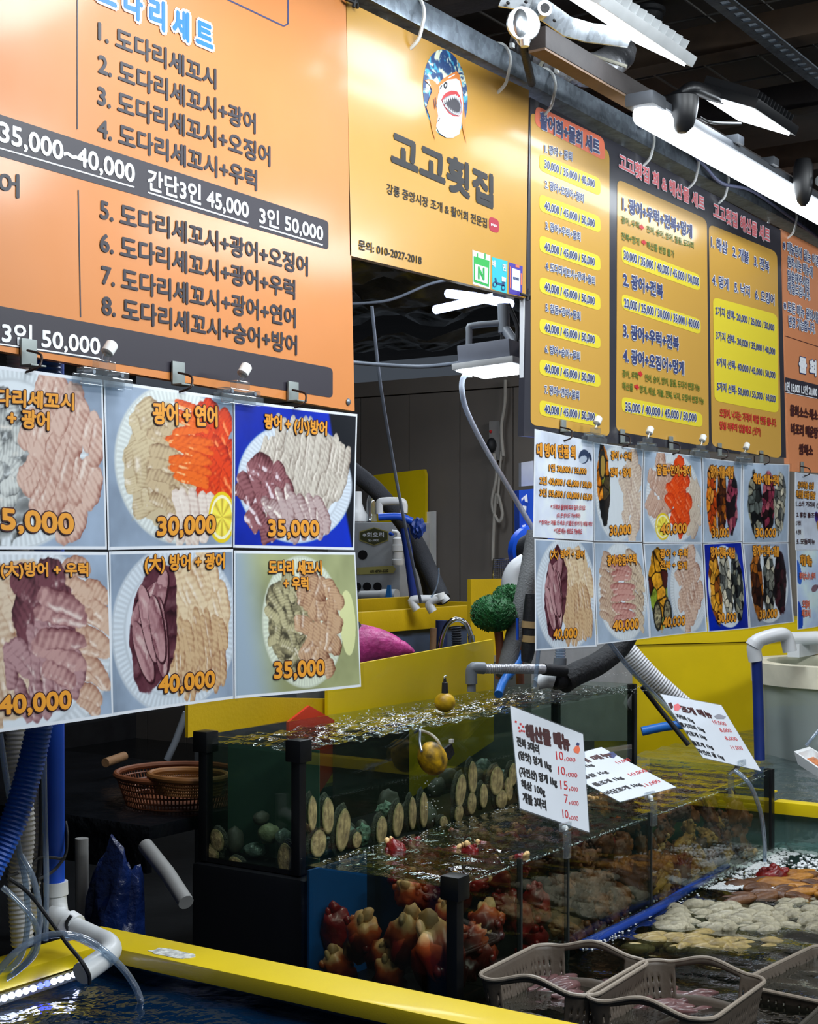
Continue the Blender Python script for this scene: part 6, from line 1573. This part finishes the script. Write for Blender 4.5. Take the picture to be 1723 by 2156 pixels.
# yellow counter and tub
t = thing('yellow_counter', 'large bright yellow counter beyond the glass tanks', 'counter', ad(1470, 1560, 7.8))
A, B_ = ad(1328, 1359, 7.6), ad(1765, 1338, 8.05); A.z = B_.z = .99
dirv = (B_ - A).normalized(); bk = Vector((-dirv.y, dirv.x, 0))
def wallq(z0, z1, off): return [A + bk * off + Vector((0, 0, z0 - A.z)), B_ + bk * off + Vector((0, 0, z0 - A.z)), B_ + bk * off + Vector((0, 0, z1 - A.z)), A + bk * off + Vector((0, 0, z1 - A.z))]
MB().prism(wallq(0, .985, 0), bk * .4).build('front', m_yel, t, smooth=False)
MB().prism(wallq(.99, 1.10, -.012), bk * .45).build('top_band', m_yel, t, smooth=False)
tag(MB().prism([ad(1585, 1207, 9.0), ad(1800, 1200, 9.6), ad(1800, 1345, 9.6), ad(1585, 1345, 9.0)], (.03, .03, 0)).build('yellow_screen', m_yel, None, smooth=False), 'yellow panel glimpsed between the far photo menus', 'panel')
tag(MB().prism([ad(1640, 975, 9.2), ad(1800, 965, 9.6), ad(1800, 1112, 9.6), ad(1640, 1112, 9.2)], (.1, .1, 0)).build('grey_cabinet', mat('lavender_grey_cabinet', (150, 152, 170), .5), None, smooth=False), 'lavender grey cabinet glimpsed between the far photo menus', 'cabinet')
t = thing('round_tub', 'cream round tub of water with white rim before the yellow counter', 'tub', ad(1778, 1560, 7.0))
c = ad(1778, 1392, 7.0); zr2 = c.z
M = Matrix.Translation((c.x, c.y, 0))
MB().lathe([(.395, .3), (.40, .5), (.412, zr2 - .09), (.40, zr2 - .09)], M, 48).build('tub_wall', clear_mat('cloudy_plastic', (190, 205, 205), .04, .1, milk=.55, milk_c=(186, 196, 190)), t)
b = MB()
rg = [(.412, zr2 - .10), (.432, zr2 - .10), (.438, zr2), (.36, zr2), (.36, zr2 - .02), (.412, zr2 - .10)]
n_ = 48; rings = [[b.b.verts.new(M @ Vector((r * math.cos(6.2832 * q / n_), r * math.sin(6.2832 * q / n_), h))) for q in range(n_)] for r, h in rg]
for a_, c_ in zip(rings, rings[1:]):
    for q in range(n_): b.b.faces.new((a_[q], a_[(q + 1) % n_], c_[(q + 1) % n_], c_[q]))
b.build('rim', mat('cream_plastic', (240, 234, 208), .45), t)
MB().lathe([(.388, .3), (.388, zr2 - .25)], M, 40).build('tub_water', mat('teal_tub_water', (112, 140, 146), .3, var=.05), t)
t = thing('return_pipe', 'white return pipe hooked over the cream tub into a blue pipe', 'pipe', ad(1590, 1380, 6.6))
d = 6.6
MB().tube([ad(1592, 1392, d), ad(1588, 1362, d), ad(1598, 1348, d), ad(1640, 1336, 6.62), ad(1656, 1342, 6.64), ad(1664, 1372, 6.64)], .032, 16, 5).build('pipe_bend', m_pvc, t)
MB().tube([ad(1586, 1362, d), ad(1592, 1352, d)], .037, 16, 0).build('collar', m_pvc, t)
MB().tube([ad(1594, 1390, d), ad(1597, 1480, d), ad(1600, 1600, d)], .024, 14, 3).build('blue_pipe', mat('navy_hose', (16, 44, 120), .45), t)
pipe('cross_pipe', 'white cross pipe lying over the back of the cream tub', [ad(1664, 1345, 7.2), ad(1800, 1340, 7.3)], .034, m_pvc, smooth=0)
tag(MB().box(*[v for pr in zip(ad(1700, 1366, 7.35) - Vector((.2, .03, .03)), ad(1700, 1366, 7.35) + Vector((.25, .03, .035))) for v in pr]).build('white_block', m_pvc), 'white block on the far rim of the cream tub', 'block')
# floating tray
t = thing('foam_tray', 'white foam tray with orange label floating at the frame edge', 'tray', ad(1715, 1605, 6.3))
T4 = [ad(1672, 1582, 6.55), ad(1705, 1572, 6.65), ad(1790, 1622, 6.25), ad(1757, 1640, 6.1)]
dn = Vector((0, 0, -.05)); inn = sum(T4, Vector()) / 4
b = MB(); I4 = [p.lerp(inn, .16) for p in T4]; L4 = [p.lerp(inn, .22) + dn * .7 for p in T4]; O4 = [p.lerp(inn, .15) + dn for p in T4]
for a_, c_ in ((T4, I4), (I4, L4), (T4, O4)):
    for i in range(4): b.quad(a_[i], a_[(i + 1) % 4], c_[(i + 1) % 4], c_[i])
b.quad(*L4); b.quad(*O4)
b.build('tray_body', mat('white_foam_plastic', (232, 234, 234), .6, var=.03), t, smooth=False)
Q4 = [p.lerp(inn, .34) + dn * .5 for p in T4]
MB().prism(Q4, (0, 0, .002)).build('orange_label', mat('orange_label', (226, 140, 84), .5, vs=60, c2=(150, 90, 60)), t, smooth=False)
pipe('clear_hose', 'thin clear hose arching down into the basin foam', [ad(1548, 1622, 5.15), ad(1578, 1650, 5.12), ad(1602, 1710, 5.2), ad(1610, 1770, 5.3), ad(1611, 1812, 5.4)], .008, m_hose, 'hose')
pipe('clear_hose', 'thin clear hose entering the far tank water at the frame edge', [ad(1740, 1520, 6.5), ad(1712, 1552, 6.5), ad(1698, 1570, 6.5)], .007, m_hose, 'hose')

# ------------------------------------------------------------------ pipes and cables behind the nearest photo menus
pipe('blue_pipe', 'straight bright blue pipe standing behind the front photo menus', [ad(112, -300, 3.30), ad(113, 1500, 3.30), ad(114, 1862, 3.30)], .0235, m_bluepipe, smooth=0, n=20)
t = thing('pipe_assembly', 'white pipe fittings leading from the blue pipe into the yellow rimmed water', 'pipe', ad(130, 1930, 3.25))
MB().tube([ad(117, 1856, 3.30), ad(118, 1884, 3.30)], .0275, 18, 0).build('socket', m_pvc, t)
MB().tube([ad(118, 1882, 3.30), ad(122, 1915, 3.29), ad(126, 1935, 3.27)], .022, 16, 3).build('short_pipe', m_pvc, t)
MB().tube([ad(112, 1930, 3.28), ad(138, 1944, 3.25), ad(150, 1948, 3.24)], .0275, 18, 3).build('elbow', m_pvc, t)
MB().tube([ad(142, 1944, 3.235), ad(158, 1954, 3.225)], .031, 18, 0).build('collar', m_pvc, t)
MB().tube([ad(150, 1950, 3.23), ad(205, 1976, 3.16), ad(226, 1986, 3.13), ad(233, 2000, 3.10), ad(218, 2018, 3.06), ad(172, 2050, 3.0)], .0235, 18, 5).build('bent_pipe', m_pvc, t)
MB().tube([ad(146, 1966, 3.2), ad(140, 1945, 3.2), ad(150, 1928, 3.2)], .004, 8).build('tie_band', m_rubber, t)
pipe('ribbed_hose', 'blue ribbed suction hose curving behind the front photo menus', [ad(100, -300, 3.0), ad(100, 400, 3.0), ad(100, 1200, 3.0), ad(95, 1420, 3.0), ad(84, 1520, 3.0), ad(62, 1620, 3.0), ad(28, 1730, 2.98), ad(-30, 1850, 2.95)], .0265, m_bluehose, 'hose', 20, ridge=(.0016, .0095))
m_wrap = mat('dirty_white_wrap', (196, 194, 190), .6, var=.12, vs=6, bump=.2)
pipe('wrapped_pipe', 'white ribbed wrapped pipe beside the blue ribbed hose', [ad(38, -300, 3.2), ad(38, 800, 3.2), ad(38, 1440, 3.2), ad(36, 1600, 3.2), ad(50, 1740, 3.2), ad(40, 1870, 3.2), ad(48, 1990, 3.2)], .024, m_wrap, 'pipe', 18, ridge=(.0015, .010))
pipe('wrapped_pipe', 'second white wrapped pipe between the ribbed hose and the blue pipe', [ad(78, -300, 3.32), ad(78, 800, 3.32), ad(78, 1480, 3.32), ad(76, 1640, 3.32), ad(72, 1800, 3.32), ad(60, 1960, 3.3)], .018, m_wrap, 'pipe', 18, ridge=(.001, .010))
for i, (l, pts, r) in enumerate([('clear hose hanging straight beside the blue pipe', [(92, 1500), (94, 1700), (98, 1850), (96, 1980)], .006), ('clear hose curving over the white wrapped pipe', [(0, 1545), (14, 1640), (40, 1790), (54, 1860), (58, 1950), (40, 2020), (-10, 2060)], .0065), ('second clear hose looping toward the light strip', [(44, 1800), (70, 1850), (84, 1920), (78, 1980), (52, 2030), (-12, 2080)], .0065), ('third clear hose bent low before the wrapped pipes', [(5, 1868), (30, 1890), (66, 1930), (80, 1968), (72, 2010), (30, 2050)], .0065)]):
    pipe('clear_hose', l, [ad(x, y, 3.12 - .012 * i) for x, y in pts], r, m_hose, 'hose', 10)
pipe('clear_hose', 'clear hose arching over the yellow rail corner into the blue water', [ad(-14, 2058, 2.98), ad(30, 2008, 2.98), ad(80, 1976, 3.0), ad(132, 1967, 3.0), ad(190, 1982, 3.02), ad(250, 2030, 3.05), ad(284, 2076, 3.1), ad(298, 2112, 3.12)], .0075, m_hose, 'hose', 12)
pipe('cable', 'black cable draped from the pipes over the white bent pipe', [ad(20, 1850, 3.1), ad(60, 1880, 3.1), ad(100, 1930, 3.05), ad(140, 1985, 2.98), ad(170, 2022, 2.94), ad(186, 2050, 2.95), ad(188, 2070, 2.98)], .0045, m_rubber, 'cable', 8)
pipe('cable', 'black cable hanging between the wrapped pipes', [ad(84, 1560, 3.25), ad(88, 1680, 3.25), ad(84, 1820, 3.25), ad(70, 1880, 3.25)], .006, m_rubber, 'cable', 8)
pipe('cable_tie', 'black tie looped round the blue pipe and its neighbours', [ad(14, 1845, 3.14), ad(52, 1832, 3.2), ad(82, 1806, 3.24), ad(112, 1806, 3.26), ad(136, 1804, 3.28), ad(142, 1760, 3.3), ad(138, 1730, 3.32)], .0035, m_rubber, 'cable tie', 8)
pipe('cable_tie', 'second black tie trailing from the blue pipe', [ad(136, 1806, 3.27), ad(112, 1834, 3.25), ad(80, 1852, 3.22)], .0035, m_rubber, 'cable tie', 8)

# ------------------------------------------------------------------ dark table with baskets behind the yellow rail
t = thing('dark_table', 'wet black work table in the shade behind the yellow rail', 'table', (3.5, 3.4, 0))
m_wet = mat('wet_black_sheet', (16, 18, 22), .22, var=.3, vs=7, bump=.5, bs=26)
MB().box(3.05, 4.0, 2.96, 4.4, .66, .70, .004).build('table_top', m_wet, t)
MB().box(3.06, 3.08, 2.98, 4.38, .56, .66).build('apron', m_wet, t, smooth=False)
for u, v in ((3.12, 4.3), (3.9, 3.05), (3.9, 4.3)): MB().box(u - .025, u + .025, v - .025, v + .025, 0, .66).build('leg', m_black, t, smooth=False)
def oval_basket(label, c, ru, rv, h, m):
    t = thing('woven_basket', label, 'basket', c, 'oval brown baskets on the dark table')
    b = MB(); n = 96
    for k, rows in enumerate(range(6)):
        z = h * k / 5; f = .84 + .16 * k / 5
        b.tube([Vector(c) + Vector((ru * f * math.cos(6.2832 * i / 48), rv * f * math.sin(6.2832 * i / 48), z)) for i in range(48)], .003, 6, 0, close=True)
    for i in range(n):
        a = 6.2832 * i / n
        b.tube([Vector(c) + Vector((ru * .84 * math.cos(a), rv * .84 * math.sin(a), 0)), Vector(c) + Vector((ru * math.cos(a), rv * math.sin(a), h))], .0022, 4, 0)
    b.build('lattice_wall', m, t)
    MB().disc(Vector(c) + Vector((0, 0, .003)), (ru * .84, 0, 0), (0, rv * .84, 0), 48).build('base', m, t, smooth=False)
    MB().tube([Vector(c) + Vector((ru * math.cos(6.2832 * i / 48), rv * math.sin(6.2832 * i / 48), h)) for i in range(48)], .010, 8, 0, close=True).build('rim', m, t)
m_bb = mat('brown_plastic_weave', (112, 62, 34), .5, var=.1)
c = az(378, 1622, .80); c.z = .702
oval_basket('brown oval woven basket resting on the dark table behind the tank post', c, .19, .20, .09, m_bb)
oval_basket('ochre inner basket resting against the brown oval one', c + Vector((-.09, -.12, .055)), .10, .13, .05, mat('ochre_plastic_weave', (132, 86, 42), .5, var=.1))
pipe('wooden_roller', 'short wooden stick end lying at the back of the dark table', [ad(222, 1606, 5.0), ad(262, 1592, 5.1)], .016, m_wood, 'stick', smooth=0)
pipe('white_pipe', 'white upright pipe in the shade under the dark table', [ad(172, 1765, 3.95), ad(174, 2300, 3.95)], .018, mat('shaded_white_pvc', (138, 138, 136), .6), smooth=0)  # white pipes; the shade under the table is put into a greyer colour
pipe('white_pipe', 'white slanting pipe in the shade beside the black stand', [ad(306, 1780, 4.0), ad(352, 1838, 3.9), ad(392, 1900, 3.8)], .021, MATS['shaded_white_pvc'], smooth=0)
q = ad(246, 1900, 3.9); q.z = .37
b = MB(); b.ball(q, (.078, .078, .32), 4, rough=.35, fs=9, seed=3)
tag(b.build('blue_bag', mat('blue_film', (16, 38, 92), .3, var=.35, vs=12, bump=1.0, bs=30)), 'crumpled blue plastic bag under the dark table', 'bag')
pipe('grey_conduit', 'dim grey pipe slanting down to the near end of the upper tank', [ad(392, 1500, 5.0), ad(370, 1560, 5.0), ad(352, 1600, 5.0)], .012, m_pvcgrey, smooth=0)

# ------------------------------------------------------------------ lamps, hoses and brackets hanging inside the stall
t = thing('flood_lamp', 'pale flood lamp hanging inside the stall beside the charcoal board', 'lamp', ad(1040, 790, 4.55))
p = ad(1048, 780, 4.5); M = Matrix.Translation(p) @ Matrix.Rotation(R(8), 4, 'Z') @ Matrix.Rotation(R(-4), 4, 'X')
MB().box(-.12, .12, -.10, .10, .0, .02, .004, M).build('lamp_frame', mat('white_lamp_shell', (208, 212, 214), .4), t)
MB().box(-.105, .105, -.085, .085, .02, .075, .004, M).build('driver_box', mat('grey_lamp_shell', (120, 126, 140), .5), t)
MB().box(-.11, .11, -.09, .09, -.004, .0, 0, M).build('lit_face', emit_mat('stall_flood_light', (236, 246, 255), STALL_E), t, smooth=False)
MB().tube([ad(988, 795, 4.5), ad(988, 700, 4.5), ad(994, 686, 4.5), ad(1060, 680, 4.5)], .010, 10, 3).build('yoke', m_pvcgrey, t)
MB().tube([ad(1060, 640, 4.5), ad(1062, 700, 4.5)], .018, 10, 0).build('pole_clamp', m_pvcgrey, t)
MB().tube([ad(1062, 700, 4.5), ad(1060, 725, 4.5)], .010, 10, 0).build('bolt', m_black, t)
MB().tube([ad(1070, 640, 4.45), ad(1090, 690, 4.45), ad(1086, 735, 4.45), ad(1100, 760, 4.45)], .007, 8).build('lead', m_rubber, t)
MB().tube([ad(1062, 690, 4.5), ad(1100, 745, 4.45)], .016, 10, 0).build('diagonal_stay', m_pvcgrey, t)
t = thing('crossed_tubes', 'crossed cool white tube lamps under the stall ceiling', 'lamp', ad(1000, 635, 5.5))
em = emit_mat('cool_tube_light', (190, 205, 255), 4.5)
MB().tube([ad(944, 618, 5.6), ad(1000, 625, 5.4), ad(1075, 640, 5.2)], .017, 12, 0).build('tube', em, t)
MB().tube([ad(918, 652, 5.5), ad(1000, 634, 5.7), ad(1075, 618, 5.9)], .017, 12, 0).build('tube', em, t)
MB().box(*[v for pr in zip(ad(1060, 628, 5.6) - Vector((.03, .03, .02)), ad(1060, 628, 5.6) + Vector((.03, .03, .62))) for v in pr]).build('holder', m_black, t)
pipe('lit_hose', 'pale translucent hose falling from the stall lamp to the blue blower', [ad(988, 780, 4.45), ad(974, 800, 4.45), ad(974, 830, 4.45), ad(985, 870, 4.5), ad(1020, 940, 4.6), ad(1070, 1025, 4.7), ad(1122, 1112, 4.8)], .0085, clear_mat('bright_vinyl_hose', (225, 235, 245), .14, .06, milk=.65, milk_c=(228, 238, 252)), 'hose', 12)
pipe('grey_hose', 'slack grey hose strung across the stall under the foil', [ad(730, 762, 5.0), ad(800, 768, 5.0), ad(880, 772, 5.0), ad(940, 768, 4.9), ad(1000, 760, 4.7)], .007, mat('dull_grey_hose', (110, 118, 130), .5), 'hose')
pipe('grey_hose', 'long thin grey hose hanging down past the tall yellow board', [ad(783, 645, 5.6), ad(800, 800, 5.7), ad(826, 960, 5.9), ad(852, 1100, 6.0), ad(886, 1268, 6.2)], .0065, MATS['dull_grey_hose'], 'hose')
pipe('grey_hose', 'thin grey cable sagging below the gold sign', [ad(738, 640, 6.0), ad(820, 632, 6.0), ad(900, 600, 6.0), ad(940, 590, 6.0)], .006, MATS['dull_grey_hose'], 'cable')
